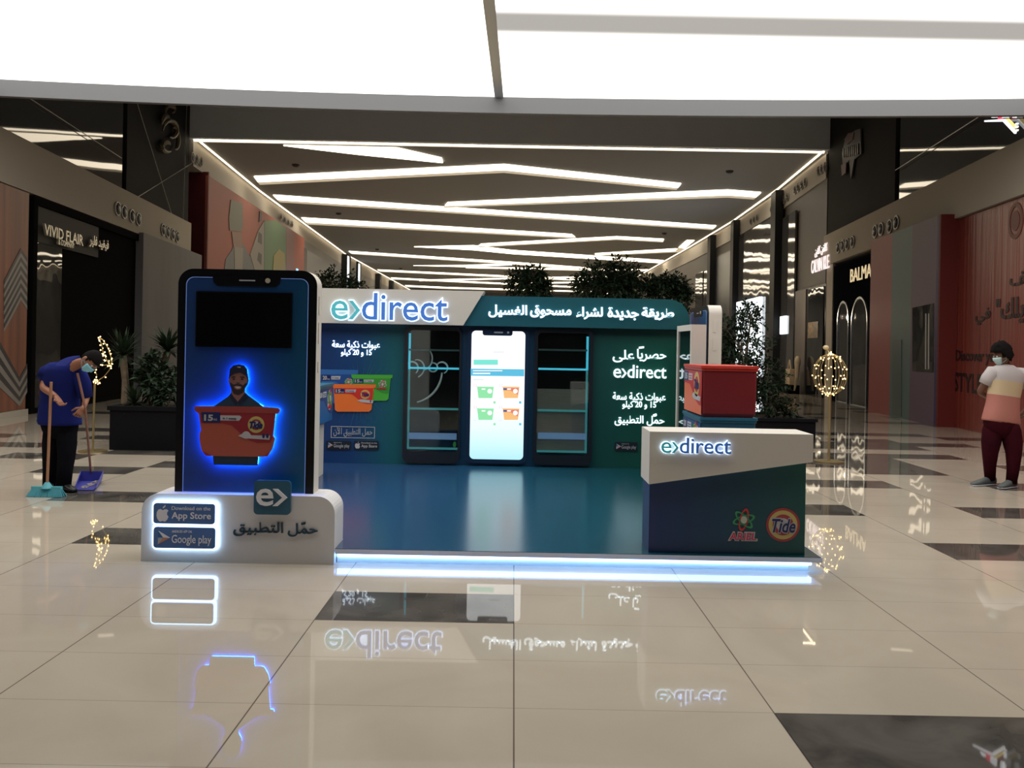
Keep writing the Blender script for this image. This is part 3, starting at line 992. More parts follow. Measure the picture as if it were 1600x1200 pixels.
# ---- counter
cn = empty('reception_counter', (1.65, 6.6, PZT), 'kiosk counter with slanted white top band over dark blue-green front', 'counter')
m_cfront = grad_mat('counter_print', [(0, lin(30, 50, 104)), (.5, lin(22, 66, 92)), (1, lin(22, 84, 78))], 'X', 1.0, 2.3, .4)
CFm = FY(6.42)
cxl, cxr = 1.04, 2.215
q = MB(); q.box(cxl, cxr, 6.42, 6.74, PZT, .95); q.build('body', m_cfront, cn)
CT = FY(6.36)
wl_, wr2 = 1.025, 2.245
q = MB(); q.prism(CT, [(wl_, .643), (wr2, .832), (wr2, 1.037), (wl_, 1.037)], -.40, 0); lab(q.build('top_band', M_WHITE, cn), 'off-white slanted band')
logo(cn, CT, 1032, 684.5, 1141, 707, .016)
q = MB()
A = pbox(CFm, 1196.5, 793.5, 1250, 846.5)
cx, cz, R_ = (A[0] + A[1]) / 2, (A[2] + A[3]) / 2, (A[1] - A[0]) / 2
q.prism(CFm, circ(cx, cz, R_, n=40), .001, .003, 0)
q.prism(CFm, circ(cx, cz, R_ * .86, n=40), .001, .004, 1)
q.prism(CFm, circ(cx, cz, R_ * .62, n=36), .001, .005, 0)
q.prism(CFm, circ(cx, cz, R_ * .4, n=36), .001, .006, 3)
q.text(CFm, 'Tide', (cx - R_ * .72, cx + R_ * .78, cz - R_ * .52, cz + R_ * .42), .001, .008, .05, .28, m=3)
q.text(CFm, 'Tide', (cx - R_ * .67, cx + R_ * .73, cz - R_ * .46, cz + R_ * .36), .001, .0095, .018, .28, m=2)
lab(q.build('roundel_logo', [mat('roundel_red', lin(170, 62, 72), .4), M_YELLOW, M_NAVY, M_PRINT_W], cn), 'red and yellow roundel with dark blue lettering')
q = MB()
c = CFm.at(1162, 812)
ariel_mark(q, CFm, c[0], c[1], .092, .001, 0, 1, 2)
A = pbox(CFm, 1137, 831, 1184, 845)
q.text(CFm, 'ARIEL', (A[0], A[1], A[2], A[3]), .001, .003, .07, .12, m=2)
q.text(CFm, 'ARIEL', (A[0] + .01, A[1] - .01, A[2] + .008, A[3] - .008), .001, .005, .02, .12, m=3)
lab(q.build('atom_logo', [mat('atom_green', lin(60, 150, 100), .4), mat('atom_red', lin(200, 60, 60), .4), mat('atom_pale', lin(190, 200, 190), .4), mat('ariel_pink', lin(205, 60, 105), .4)], cn), 'green and red looped mark over pink lettering')

# ---- plinth under the big phone
pl = empty('phone_plinth', (-2.03, 6.5, 0), 'white rounded plinth with two glowing app badges below the big phone', 'plinth')
BF = FY(6.36)
q = MB(); q.prism(BF, rr(-2.752, -1.312, 0, .507, .13, 8, (0, 0, 1, 1)), -.32, 0); q.build('body', mat('plinth_white', (.74, .72, .72, 1), .4), pl)
for (x0, y0, x1, y1), kd in (((243, 786, 339, 816), 'apple'), ((243, 823, 339.5, 854), 'play')):
    A = pbox(BF, x0, y0, x1, y1)
    pb = store_badge(pl, BF, A, kd, M_BADGE, d=.030, ink=mat('badge_ink', (.85, .85, .9, 1), .4))
    q = MB(); g_ = .014
    q.prism(BF, rr(A[0] - g_, A[1] + g_, A[2] - g_, A[3] + g_, .028, 4), .004, .026)
    lab(q.build('badge_backlight', mat('badge_led', (.7, .85, 1, 1), .4, emit=(.45, .70, 1, 1), power=5), pb), 'white-blue glow behind the badge')
A = pbox(BF, 398, 750.5, 456, 802.5)
q = MB(); q.prism(BF, rr(*A, .03, 5), .002, .03); ic = q.build('icon_tile', mat('icon_teal', lin(42, 92, 120), .35), pl)
W = A[1] - A[0]; H = A[3] - A[2]
q = MB()
q.text(BF, 'e', (A[0] + W * .07, A[0] + W * .54, A[2] + H * .26, A[2] + H * .76), .03, .04, .012)
q.prism(BF, chevron(BF, A[0] + W * .52, A[0] + W * .92, A[2] + H * .26, A[2] + H * .76, W * .14), .03, .04)
q.build('icon_print', mat('badge_ink', (.85, .85, .9, 1), .4), ic)
q = MB()
q.text(BF, ar('التطبيق'), pbox(BF, 365, 816, 443, 837), .002, .014, .012)
q.text(BF, ar('حمل'), pbox(BF, 450, 818, 497, 838), .002, .014, .012)
q.text(BF, '\ufe7c', pbox(BF, 471, 815, 478, 820), .002, .014, .012)
q.build('plinth_lettering', M_LETTER_D, pl)


# ---- giant phone displays (modelled standing on z=0 of their own, front at y=0)
def giant_phone(full=True):
    ph = empty('phone_display', (0, 0, 0), 'giant white-edged phone display with a cut-out man holding a red tub', 'phone display')
    F0 = Fr((0, 0, 0))
    hw, zt, z0 = .525, 1.69, 0
    outer = rr(-hw, hw, z0, zt, .115, 8, (0, 0, 1, 1))
    q = MB(); q.prism(F0, outer, -.17, -.012); q.build('casing', M_WHITE, ph)
    inner = rr(-hw + .0, hw - .0, z0, zt - .0, .115, 8, (0, 0, 1, 1))
    q = MB(); q.prism(F0, inner, -.012, 0); q.build('bezel', M_BLACK, ph)
    scr = rr(-hw + .062, hw - .062, z0 + .0, zt - .062, .06, 8, (0, 0, 1, 1))
    m_s = mat('phone_screen_print', (1, 1, 1, 1), .3)
    n, l, bs = nodes(m_s)
    tc = n.new('ShaderNodeTexCoord'); s_ = n.new('ShaderNodeSeparateXYZ'); l.new(tc.outputs['Object'], s_.inputs[0])
    a_ = n.new('ShaderNodeMath'); a_.operation = 'MULTIPLY_ADD'; a_.inputs[1].default_value = .3; a_.inputs[2].default_value = 0
    l.new(s_.outputs['Z'], a_.inputs[0])
    b_ = n.new('ShaderNodeMath'); b_.operation = 'SUBTRACT'; l.new(s_.outputs['X'], b_.inputs[0]); l.new(a_.outputs[0], b_.inputs[1])
    mr = n.new('ShaderNodeMapRange'); mr.inputs['From Min'].default_value = -.9; mr.inputs['From Max'].default_value = .5; l.new(b_.outputs[0], mr.inputs['Value'])
    r_ = ramp(n, [(0, lin(34, 62, 116)), (.45, lin(24, 62, 110)), (.75, lin(20, 76, 106)), (1, lin(18, 86, 98))]); l.new(mr.outputs[0], r_.inputs[0]); l.new(r_.outputs[0], bs.inputs['Base Color'])
    q = MB(); q.prism(F0, scr, -.001, .004); lab(q.build('screen_panel', m_s, ph), 'blue to teal printed panel')
    q = MB(); q.ring(F0, scr, rr(-hw + .066, hw - .066, z0 + .004, zt - .066, .058, 8, (0, 0, 1, 1)), .003, .007); q.build('screen_edge', mat('edge_light', lin(120, 150, 210), .3, emit=(.25, .4, .9, 1), power=.25), ph)
    q = MB(); q.prism(F0, [(-.265, zt - .055), (.255, zt - .055), (.245, zt - .10), (.215, zt - .128), (-.225, zt - .128), (-.255, zt - .10)], .003, .009); q.build('notch', M_BLACK, ph)
    q = MB(); q.prism(F0, rr(-.062, .06, zt - .088, zt - .078, .004, 3), .009, .012); q.build('speaker_slot', M_PRINT_G, ph)
    q = MB(); q.prism(F0, circ(.155, zt - .082, .019), .009, .014); q.build('lens', mat('lens_cream', (.5, .45, .36, 1), .3), ph)
    for (za, zb) in ((1.14, 1.30), (1.36, 1.50), (.92, 1.0)):
        q = MB(); q.box(hw - .001, hw + .006, .065, .105, za, zb); q.build('side_button', M_WHITE, ph)
        q = MB(); q.box(-hw - .006, -hw + .001, .065, .105, za, zb); q.build('side_button', M_WHITE, ph)
    return ph


gp = giant_phone()
gp_loc = P(381, 770, 6.46); gp_loc.z = .507
# right-hand one first as a copy turned to face left, then the near one gets its cut-out
gp2 = copy_thing(gp, (2.33, 10.80, .507), -PI / 2, 'giant white phone display seen edge-on at the right rear corner of the kiosk')
gp.location = gp_loc
q = MB(); q.prism(Fr((2.33, 10.1, 0), (0, -1, 0)), rr(-1.42, .02, 0, .507, .13, 8, (0, 0, 1, 1)), -.3, .1)
tag(q.build('phone_plinth', mat('plinth_white')), 'plain white plinth under the rear phone display', 'plinth')
PF = FY(6.46)


def part_world(q, name, m, parent):
    """part modelled in world coordinates under a moved parent"""
    o = q.build(name, m)
    o.parent = parent
    o.matrix_parent_inverse = (Matrix.Translation(parent.location) @ Matrix.Rotation(parent.rotation_euler.z, 4, 'Z')).inverted()
    return o


q = MB(); A = pbox(PF, 308, 459.5, 456, 540)
q.prism(PF, rr(*A, .004, 2), .003, .02)
lab(part_world(q, 'television', mat('tv_glass', (.004, .004, .005, 1), .08, spec=.6), gp), 'black flat screen')
q = MB(); q.ring(PF, rr(A[0] - .008, A[1] + .008, A[2] - .008, A[3] + .008, .004, 2), rr(*A, .004, 2), .003, .018); part_world(q, 'television_frame', M_BLACK, gp)
# cut-out outlines
tub_o = [(308, 637), (309, 634), (330, 634), (415, 635), (437, 637), (440, 640), (438, 645), (433, 646), (429, 680), (432, 684), (428, 700), (421, 711), (415, 712.5), (326, 711), (319, 703), (316, 690), (315, 676), (318, 672), (314, 645), (309, 642)]
man_o = [(336, 635), (352, 624), (360.5, 618), (364, 614), (366, 609), (362, 602), (360, 595), (361, 591.5), (362, 583), (363, 576), (368, 571), (376, 569), (384, 571), (388.5, 577), (389.5, 586), (391, 593), (389.5, 600), (385, 607), (384.5, 612), (391, 618), (402, 626), (414, 635)]
low_o = [(336, 710), (406, 711), (405, 726), (337, 725)]
q = MB()
for pl_, d in ((tub_o, .05), (man_o, .047), (low_o, .046)):
    q.prism(PF, ppoly(PF, pl_), .034, d, {id(tub_o): 0, id(man_o): 1, id(low_o): 2}[id(pl_)])
cut = part_world(q, 'man_cutout', [mat('cutout_tub_orange', lin(176, 86, 70), .4), mat('cutout_shirt', lin(34, 62, 88), .5), mat('cutout_lower', lin(20, 48, 72), .5)], gp)
lab(cut, 'flat cut-out of a capped bearded man holding a big tub')


def grow(pts, k):
    n_ = len(pts)
    a = sum(pts[i][0] * pts[(i + 1) % n_][1] - pts[(i + 1) % n_][0] * pts[i][1] for i in range(n_))
    s = 1 if a > 0 else -1
    out = []
    for i in range(n_):
        p0, p1, p2 = Vector(pts[i - 1]), Vector(pts[i]), Vector(pts[(i + 1) % n_])
        d1 = (p1 - p0).normalized(); d2 = (p2 - p1).normalized()
        nn = Vector(((d1 + d2).y, -(d1 + d2).x))
        if nn.length < 1e-4:
            nn = Vector((d1.y, -d1.x))
        nn.normalize()
        out.append(tuple(p1 + nn * k * s))
    return out


q = MB()
for pl_ in (tub_o, man_o, low_o):
    q.prism(PF, ppoly(PF, grow(pl_, -1.8)), .006, .030)
o = part_world(q, 'cutout_backlight', mat('cutout_led', (.1, .4, 1, 1), .4, emit=(.010, .16, 1, 1), power=55), gp); lab(o, 'deep blue glow around the cut-out')
# face of the cut-out man, printed in layers
q = MB()
SK, BE, CA, EY, WT, CL = range(6)
D = .0475
q.prism(PF, ppoly(PF, [(365, 604), (364, 612), (370, 622), (375, 628), (381, 622), (386, 613), (386, 604)]), D, D + .001, SK)
q.prism(PF, ppoly(PF, [(362, 584), (361, 592), (362, 600), (366, 606), (372, 612), (378, 612), (384, 607), (388.5, 599), (390, 592), (389, 584), (380, 579), (368, 580)]), D, D + .002, SK)
q.prism(PF, ppoly(PF, [(362.5, 597), (365, 598), (368, 600.5), (373, 599.5), (380, 600), (383, 602), (386, 599), (388.5, 597), (386, 607), (383, 613), (376, 617), (369, 615), (365, 608)]), D, D + .003, BE)
q.prism(PF, ppoly(PF, [(369, 603), (374, 602), (381, 603.5), (379.5, 607.5), (374.5, 608.5), (370, 606.5)]), D, D + .004, SK)
q.prism(PF, ppoly(PF, [(371, 603.6), (380, 604), (377, 606.4), (373, 606.2)]), D, D + .005, WT)
q.prism(PF, ppoly(PF, [(361, 592), (362, 583), (363, 576), (368, 571), (376, 569), (384, 571), (388.5, 577), (389.5, 586), (390, 592), (388, 587), (379, 582), (370, 583.5), (363, 588)]), D, D + .006, CA)
q.prism(PF, ppoly(PF, [(365, 588.6), (370, 587.6), (372, 589), (366, 590)]), D, D + .005, EY)
q.prism(PF, ppoly(PF, [(378, 588.2), (384, 588), (385.5, 590), (379, 589.4)]), D, D + .005, EY)
for ex in (368.7, 381.6):
    c = PF.at(ex, 592); q.prism(PF, circ(c[0], c[1], .009, .0055, 12), D, D + .005, EY)
q.prism(PF, ppoly(PF, [(374, 591), (376.5, 591), (378, 598), (372.5, 598)]), D, D + .0045, SK)
q.prism(PF, ppoly(PF, [(372, 597.4), (378.5, 597.6), (377, 599), (373.5, 598.8)]), D, D + .005, EY)
q.prism(PF, ppoly(PF, [(374, 572.5), (380, 573), (379, 574.5), (375, 573.8)]), D, D + .008, WT)
q.prism(PF, ppoly(PF, [(361, 618), (364, 614.5), (374, 626), (372, 633), (366, 626)]), D, D + .0035, CL)
q.prism(PF, ppoly(PF, [(386, 613.5), (391, 618), (387, 624), (377, 632), (375, 627)]), D, D + .0035, CL)
o = part_world(q, 'portrait_print', [mat('portrait_skin', lin(146, 102, 98), .5), mat('portrait_beard', lin(46, 36, 44), .5), mat('portrait_cap', lin(24, 28, 56), .5), mat('portrait_ink', lin(36, 26, 34), .5), M_PRINT_W, mat('portrait_collar', lin(24, 30, 62), .5)], gp)
# tub print on the cut-out
q = MB()
T = lambda L_: ppoly(PF, L_)
q.prism(PF, T([(308, 637), (309, 634), (437, 637), (440, 640), (438, 645), (314, 643), (309, 641)]), .05, .053, 0)
q.prism(PF, T([(317, 644), (433, 646), (429, 683), (425, 690.5), (405, 691), (393, 687), (380, 677), (366, 664), (352, 660.5), (318, 660)]), .05, .052, 1)
q.prism(PF, T([(318.5, 643), (348, 643.5), (348, 659.5), (321, 659)]), .05, .054, 2)
q.prism(PF, T([(348, 648), (378, 648.5), (381, 651), (377, 656.5), (348, 656)]), .05, .054, 3)
q.text(PF, '15', pbox(PF, 323, 647, 337, 656.5), .05, .056, .035, m=3)
q.text(PF, 'KG', pbox(PF, 338, 653, 343, 656), .05, .056, .01, m=3)
q.text(PF, 'in 1 scoop', pbox(PF, 352, 651.5, 373, 655), .05, .056, .02, m=5)
c = PF.at(403.5, 662.5); R_ = .062
q.prism(PF, circ(c[0], c[1], R_, n=32), .05, .054, 4)
q.prism(PF, circ(c[0], c[1], R_ * .66, n=28), .05, .0545, 0)
q.prism(PF, circ(c[0], c[1], R_ * .42, n=28), .05, .055, 3)
q.text(PF, 'Tide', (c[0] - R_ * .8, c[0] + R_ * .8, c[1] - R_ * .5, c[1] + R_ * .38), .05, .057, .05, .28, m=5)
q.prism(PF, T([(375.5, 680), (383, 676), (392, 674), (396, 679), (425, 679.5), (424, 686), (392, 684), (386, 684)]), .05, .054, 3)
c = PF.at(388, 678.5); q.prism(PF, circ(c[0], c[1], .03, .028, 14), .05, .0545, 3)
for ex in (415, 421):
    c = PF.at(ex, 680); q.prism(PF, circ(c[0], c[1], .010, .018, 10), .05, .056, 5)
q.prism(PF, T([(416, 711), (423, 706), (427, 701), (421, 712)]), .05, .053, 1)
q.prism(PF, T([(320, 703), (333, 709.5), (333, 711), (325, 710)]), .05, .053, 1)
part_world(q, 'tub_print', [mat('tub_rim_red', lin(158, 66, 66), .4), mat('tub_upper_red', lin(148, 40, 54), .4), M_NAVY, M_PRINT_W, M_YELLOW, M_NAVY], gp)


# ---- plastic tubs
def tub(name, x0, x1, y0, y1, z0, z1, body, rim, label, side, print_mats, kind):
    t = empty(name, ((x0 + x1) / 2, (y0 + y1) / 2, z0), label, 'tub')
    q = MB()
    tp = .018
    rh = .05
    bot = rr(x0 + tp + .02, x1 - tp - .02, y0 + tp + .02, y1 - tp - .02, .03, 4)
    bot2 = rr(x0 + tp, x1 - tp, y0 + tp, y1 - tp, .03, 4)
    top = rr(x0 + .012, x1 - .012, y0 + .012, y1 - .012, .03, 4)
    n_ = len(bot)
    vs = [(a, b, z0) for a, b in bot] + [(a, b, z0 + .04) for a, b in bot2] + [(a, b, z1 - rh * .5) for a, b in top]
    fs = [list(range(n_))[::-1], list(range(2 * n_, 3 * n_))]
    for r in range(2):
        fs += [(r * n_ + i, r * n_ + (i + 1) % n_, (r + 1) * n_ + (i + 1) % n_, (r + 1) * n_ + i) for i in range(n_)]
    q.add(vs, fs); q.build('body', body, t)
    q = MB()
    q.prism(FC, rr(x0 - .004, x1 + .004, y0 - .004, y1 + .004, .03, 4), z1 - rh * .55, z1)
    q.prism(FC, rr(x0 + .004, x1 - .004, y0 + .004, y1 - .004, .03, 4), z1 - rh, z1 - rh * .6)
    q.build('lid', rim, t)
    # printed label on the side that faces into the kiosk
    if side < 0:
        fr = Fr((x0 + .010, y1, 0), (0, -1, 0)); L_ = y1 - y0
    else:
        fr = Fr((x1 - .010, y0, 0), (0, 1, 0)); L_ = y1 - y0
    q = MB()
    H = z1 - z0
    G = lambda a, b: (a * L_, z0 + b * H)
    q.prism(fr, [G(.04, .04), G(.96, .04), G(.97, .88), G(.03, .88)], 0, .002, 0)
    q.prism(fr, [G(.03, .62), G(.35, .60), G(.52, .46), (L_ * .68, z0 + .30 * H), G(.85, .22), G(.96, .22), G(.97, .88), G(.03, .88)], 0, .004, 1)
    q.prism(fr, [G(.03, .66), G(.26, .66), G(.26, .86), G(.03, .86)], 0, .006, 2)
    q.text(fr, '15' if kind == 'tide' else '20', (L_ * .07, L_ * .22, z0 + .69 * H, z0 + .82 * H), 0, .008, .04, m=3)
    q.prism(fr, [G(.28, .68), G(.5, .68), G(.5, .82), G(.28, .82)], 0, .006, 3)
    for zb in (.71, .76):
        q.prism(fr, [G(.31, zb), G(.47, zb), G(.47, zb + .02), G(.31, zb + .02)], 0, .007, 1)
    if kind == 'tide':
        cx_, cz_ = L_ * .73, z0 + .62 * H
        q.prism(fr, circ(cx_, cz_, L_ * .14), 0, .006, 4); q.prism(fr, circ(cx_, cz_, L_ * .09), 0, .007, 1)
        q.text(fr, 'Tide', (cx_ - L_ * .12, cx_ + L_ * .12, cz_ - .05, cz_ + .05), 0, .009, .04, .25, m=2)
        q.prism(fr, [G(.5, .38), G(.58, .45), G(.93, .38), G(.92, .30), G(.58, .32)], 0, .006, 3)
    else:
        cx_, cz_ = L_ * .74, z0 + .58 * H
        q.prism(fr, circ(cx_, cz_, L_ * .16, H * .26), 0, .005, 3)
        ariel_mark(q, fr, cx_, cz_ + H * .04, L_ * .16, .005, 6, 5, 3)
        q.text(fr, 'ARIEL', (cx_ - L_ * .13, cx_ + L_ * .13, cz_ - H * .22, cz_ - H * .14), 0, .008, .03, .1, m=5)
    q.build('label_print', print_mats, t)
    return t


M_TUBRED = mat('tub_plastic_red', lin(122, 36, 42), .4, spec=.3); M_TUBRIM = mat('tub_plastic_orange_red', lin(205, 62, 50), .35)
M_TUBBLUE = mat('tub_plastic_blue', lin(28, 84, 112), .35); M_TUBRIMB = mat('tub_plastic_blue_rim', lin(36, 100, 128), .35)
ty0, ty1 = 8.4, 9.3
txl = P(1096, 600, ty0).x; txr = P(1186, 600, ty0).x
zt_ = P(1140, 572, ty0).z; zm = P(1140, 653, ty0).z
tub('detergent_tub', txl, txr, ty0, ty1, zm, zt_, M_TUBRED, M_TUBRIM, 'red plastic tub on top of the blue tub behind the counter', -1,
    [mat('label_orange', lin(232, 120, 84), .4), M_RED, M_NAVY, M_PRINT_W, M_YELLOW, M_RED, M_GREEN], 'tide')
tub('detergent_tub', txl - .004, txr - .004, ty0, ty1, zm - .5, zm, M_TUBBLUE, M_TUBRIMB, 'blue plastic tub under the red tub behind the counter', -1,
    [mat('label_blue', lin(40, 100, 160), .4), mat('label_blue_dark', lin(30, 70, 130), .4), M_NAVY, M_PRINT_W, M_YELLOW, M_RED, M_GREEN], 'ariel')
q = MB(); q.prism(FC, rr(txl + .03, txr - .03, ty0 + .05, ty1 - .05, .02, 3), PZT, zm - .5)
tag(q.build('display_plinth', M_WHITE), 'low white plinth under the two stacked tubs', 'plinth')
tub('detergent_tub', -2.60, -2.10, 9.25, 10.0, .74, 1.185, M_TUBBLUE, M_TUBRIMB, 'blue plastic tub on a white plinth, half hidden behind the big phone', 1,
    [mat('label_blue'), mat('label_blue_dark'), M_NAVY, M_PRINT_W, M_YELLOW, M_RED, M_GREEN], 'ariel')
q = MB(); q.prism(FC, rr(-2.6, -2.2, 9.3, 9.98, .02, 3), PZT, .74)
tag(q.build('display_plinth', M_WHITE), 'white plinth carrying the blue tub behind the big phone', 'plinth')

# ---- white framed dark display box beside the wall
db = empty('glass_display_box', (2.1, 10.1, PZT), 'tall white box with dark glass side beside the kiosk wall, right', 'display box')
BXF = Fr((2.035, 10.56, 0), (0, -1, 0))
q = MB(); q.box(2.035, 2.185, 9.70, 10.56, PZT, 1.94); q.build('body', M_WHITE, db)
q = MB(); q.ring(BXF, [(0, PZT), (.86, PZT), (.86, 1.94), (0, 1.94)], [(.07, PZT + .05), (.80, PZT + .05), (.80, 1.87), (.07, 1.87)], 0, .02); q.build('frame', M_WHITE, db)
q = MB(); q.prism(BXF, [(.07, PZT + .05), (.80, PZT + .05), (.80, 1.87), (.07, 1.87)], 0, .006); q.build('glass_pane', mat('dark_mirror_glass', (.006, .012, .014, 1), .02, spec=1), db)

# ================================================================ SHOPFRONTS, LEFT SIDE
def on(fr, d):
    return Fr(fr.o + fr.n * d, fr.u, fr.v)


def panel_px(q, fr, pts, d0, d1, m=None):
    q.prism(fr, ppoly(fr, pts), d0, d1, m)


# hoarding with folded orange film and a zigzag print
m_ofilm = noise_mat('orange_film', lin(136, 80, 52), lin(100, 54, 38), 1.2, .45, 3, .35, (5, 5, .12))
zz = empty('orange_hoarding', tuple(LW.p(LW.at(20, 640)[0], 0)), 'orange shop hoarding with black and grey zigzag print at the far left edge', 'hoarding')
LH1 = on(LW, .1)
a1 = LH1.at(42, 500)[0]
q = MB(); q.prism(LH1, [(-7, .14), (a1, .14), (a1, fr_b - .02), (-7, fr_b - .02)], -.1, 0); q.build('film', m_ofilm, zz)
q = MB()
for k in range(6):
    y = 388 + 13.5 * k
    panel_px(q, LH1, [(32, y), (42, y + 15), (42, y + 22), (32, y + 7), (6, y + 57), (6, y + 50)], .0, .008, 0)
    panel_px(q, LH1, [(32, y + 7), (42, y + 22), (42, y + 28.5), (32, y + 13.5), (6, y + 63), (6, y + 57)], .0, .008, 1)
for k in range(6):
    y = 588 + 8 * k - 22
    m_ = k % 2
    by = 590 + 7.5 * k
    panel_px(q, LH1, [(-8, 520 + 13 * k), (30, by), (42, by - 22), (42, by - 15), (30, by + 7.5), (-8, 533 + 13 * k)] if by < 630 else
             [(-8, 520 + 13 * k), (28, 628), (20, 629), (-8, 533 + 13 * k)], .0, .008, m_)
q.build('zigzag_print', [mat('zigzag_dark', lin(42, 36, 38), .4), mat('zigzag_pale', lin(128, 122, 114), .4)], zz)
q = MB(); q.prism(LH1, [(-7, 0), (a1, 0), (a1, .13), (-7, .13)], -.1, .06); q.build('base_board', M_BEIGE, zz)

# dark shop with black frame
sA = empty('dark_shopfront', tuple(LW.p(LW.at(130, 640)[0], 0)), 'black framed dark shopfront on the left with bilingual metal sign', 'shopfront')
L0 = on(LW, .02)
f0, f1 = L0.at(43, 500)[0], L0.at(222, 500)[0]
g1 = L0.at(94, 450)[0]
q = MB(); q.ring(L0, [(f0, 0), (f1, 0), (f1, fr_b - .03), (f0, fr_b - .03)], [(f0 + .18, .1), (f1 - .12, .1), (f1 - .12, fr_b - .2), (f0 + .18, fr_b - .2)], -.02, .1); q.build('frame', M_MATTBLACK, sA)
q = MB(); q.prism(L0, [(f0 + .18, .1), (g1, .1), (g1, fr_b - .2), (f0 + .18, fr_b - .2)], -.01, .03); q.build('glass_pane', wavy_glass('left_shop_glass', (.012, .016, .022, 1), .02, .06, .9, 1), sA)
q = MB(); q.prism(L0, [(g1, .1), (f1 - .12, .1), (f1 - .12, fr_b - .2), (g1, fr_b - .2)], -.01, .015); q.build('dark_opening', M_MATTBLACK, sA)
sb0 = L0.at(94, 388)[1]
q = MB(); q.prism(L0, [(f0 + .18, sb0), (L0.at(150, 380)[0], sb0), (L0.at(150, 380)[0], fr_b - .21), (f0 + .18, fr_b - .21)], .0, .06)
q.build('sign_board', mat('sign_board_dark', (.04, .037, .032, 1), .6, spec=.15), sA)
q = MB()
LL = on(LW, .12)
x0_, t_ = LL.at(66, 349); x1_ = LL.at(127, 375)[0]; b_ = LL.at(66, 367)[1]
q.text(LL, 'VIVID FLAIR', (x0_, x1_, b_, t_), 0, .05, .02)
x0_, t_ = LL.at(88, 373); x1_ = LL.at(113, 380)[0]; b_ = LL.at(88, 382)[1]
q.build('sign_lettering', mat('sign_metal', (.42, .38, .3, 1), .25, .6), sA); q = MB()
q.text(LL, '& COMPANY', (x0_, x1_, b_, t_), 0, .05, .02)
q.build('sign_lettering', mat('sign_metal'), sA); q = MB()
x0_, t_ = LL.at(137, 366); x1_ = LL.at(167, 380)[0]; b_ = LL.at(137, 392)[1]
q.text(LL, ar('فيفيد فلير'), (x0_, x1_, b_ + .1, t_), 0, .05, .03)
q.build('sign_lettering', mat('sign_metal', (.42, .38, .3, 1), .25, .6), sA)
# grey hoarding further on
LG = on(LW, .25)
g0, g2 = LG.at(222, 500)[0], LG.at(315, 420)[0]
gt = LG.at(290, 389)[1]
q = MB(); q.prism(LG, [(g0, 0), (g2, 0), (g2, gt), (g0, gt)], -.25, 0)
tag(q.build('grey_hoarding', noise_mat('grey_film', (.15, .145, .15, 1), (.19, .185, .19, 1), .8, .6, 3, .1, (1, 1, .3), spec=.2)), 'plain grey hoarding behind the palms, left of the big phone', 'hoarding')
# fire extinguisher beside the zigzag hoarding
p = PZ(46, 642) + Vector((.35, 0, 0))
ex = empty('fire_extinguisher', (p.x, p.y - .1, 0), 'small red extinguisher on a stand beside the zigzag hoarding', 'extinguisher')
q = MB(); q.tube([(p.x, p.y - .1, .35), (p.x, p.y - .1, .8), (p.x, p.y - .1, .88)], [.09, .09, .03], 12); q.build('cylinder', mat('extinguisher_red', lin(150, 30, 30), .4), ex)
q = MB(); q.tube([(p.x, p.y - .1, 0), (p.x, p.y - .1, .35)], [.13, .05], 10); q.build('stand', M_BLACK, ex)

# rods on the upper glazing and curly emblem on the dark panel, left
for pts, lb, fr in (([(38, 148), (190, 247)], 'thin pale rod slanting down across the upper left glass', on(LW, .02)), ([(213, 157), (270, 340)], 'long thin rod slanting down over the dark upper left panel', on(LW, .06)),
                    ([(212, 310), (300, 255)], 'thin rod rising right across the other one, upper left', on(LW, .1)), ([(292, 160), (286, 343)], 'thin upright rod by the corner of the dark upper left panel', on(LW, .06)),
                    ([(1546, 172), (1399, 266)], 'thin pale rod slanting across the upper right glass', on(RW, .02))):
    q = MB(); q.tube([fr.p(*fr.at(*pt)) for pt in pts], .011, 6)
    tag(q.build('steel_rod', mat('rod_metal', (.5, .48, .44, 1), .3, .5)), lb, 'rod', 'steel rods on the upper walls')
LE = on(LW, .02)
q = MB()
def curl_on(q, fr, cx, cy, rx, ry, t0, t1, wd):
    pts = []
    for k in range(13):
        t = t0 + (t1 - t0) * k / 12
        s = 1 - .045 * k
        pts.append(fr.p(*fr.at(cx + rx * s * math.cos(t), cy + ry * s * math.sin(t)), .10))
    q.tube(pts, [wd * (.35 + math.sin(PI * k / 12)) for k in range(13)], 6)
for a in ((262, 205, 13, 20, 3.2, 8.2, .07), (256, 228, 11, 10, 1.0, 6.0, .07), (268, 222, 8, 24, -1.9, 1.5, .06), (262, 172, 9, 10, 2.5, 7.5, .06), (257, 190, 10, 14, 2.8, 5.2, .07)):
    curl_on(q, LE, *a)
tag(q.build('curly_emblem', mat('dull_gold', (.12, .09, .045, 1), .45)), 'dull gold curly emblem high on the dark left wall panel', 'emblem')

# ================================================================ SHOPFRONTS, RIGHT SIDE
def floor_hit(fr, px):
    lo, hi = 560, 900
    for _ in range(40):
        mid = (lo + hi) / 2
        if fr.at(px, mid)[1] > 0:
            lo = mid
        else:
            hi = mid
    return fr.at(px, lo)[0]


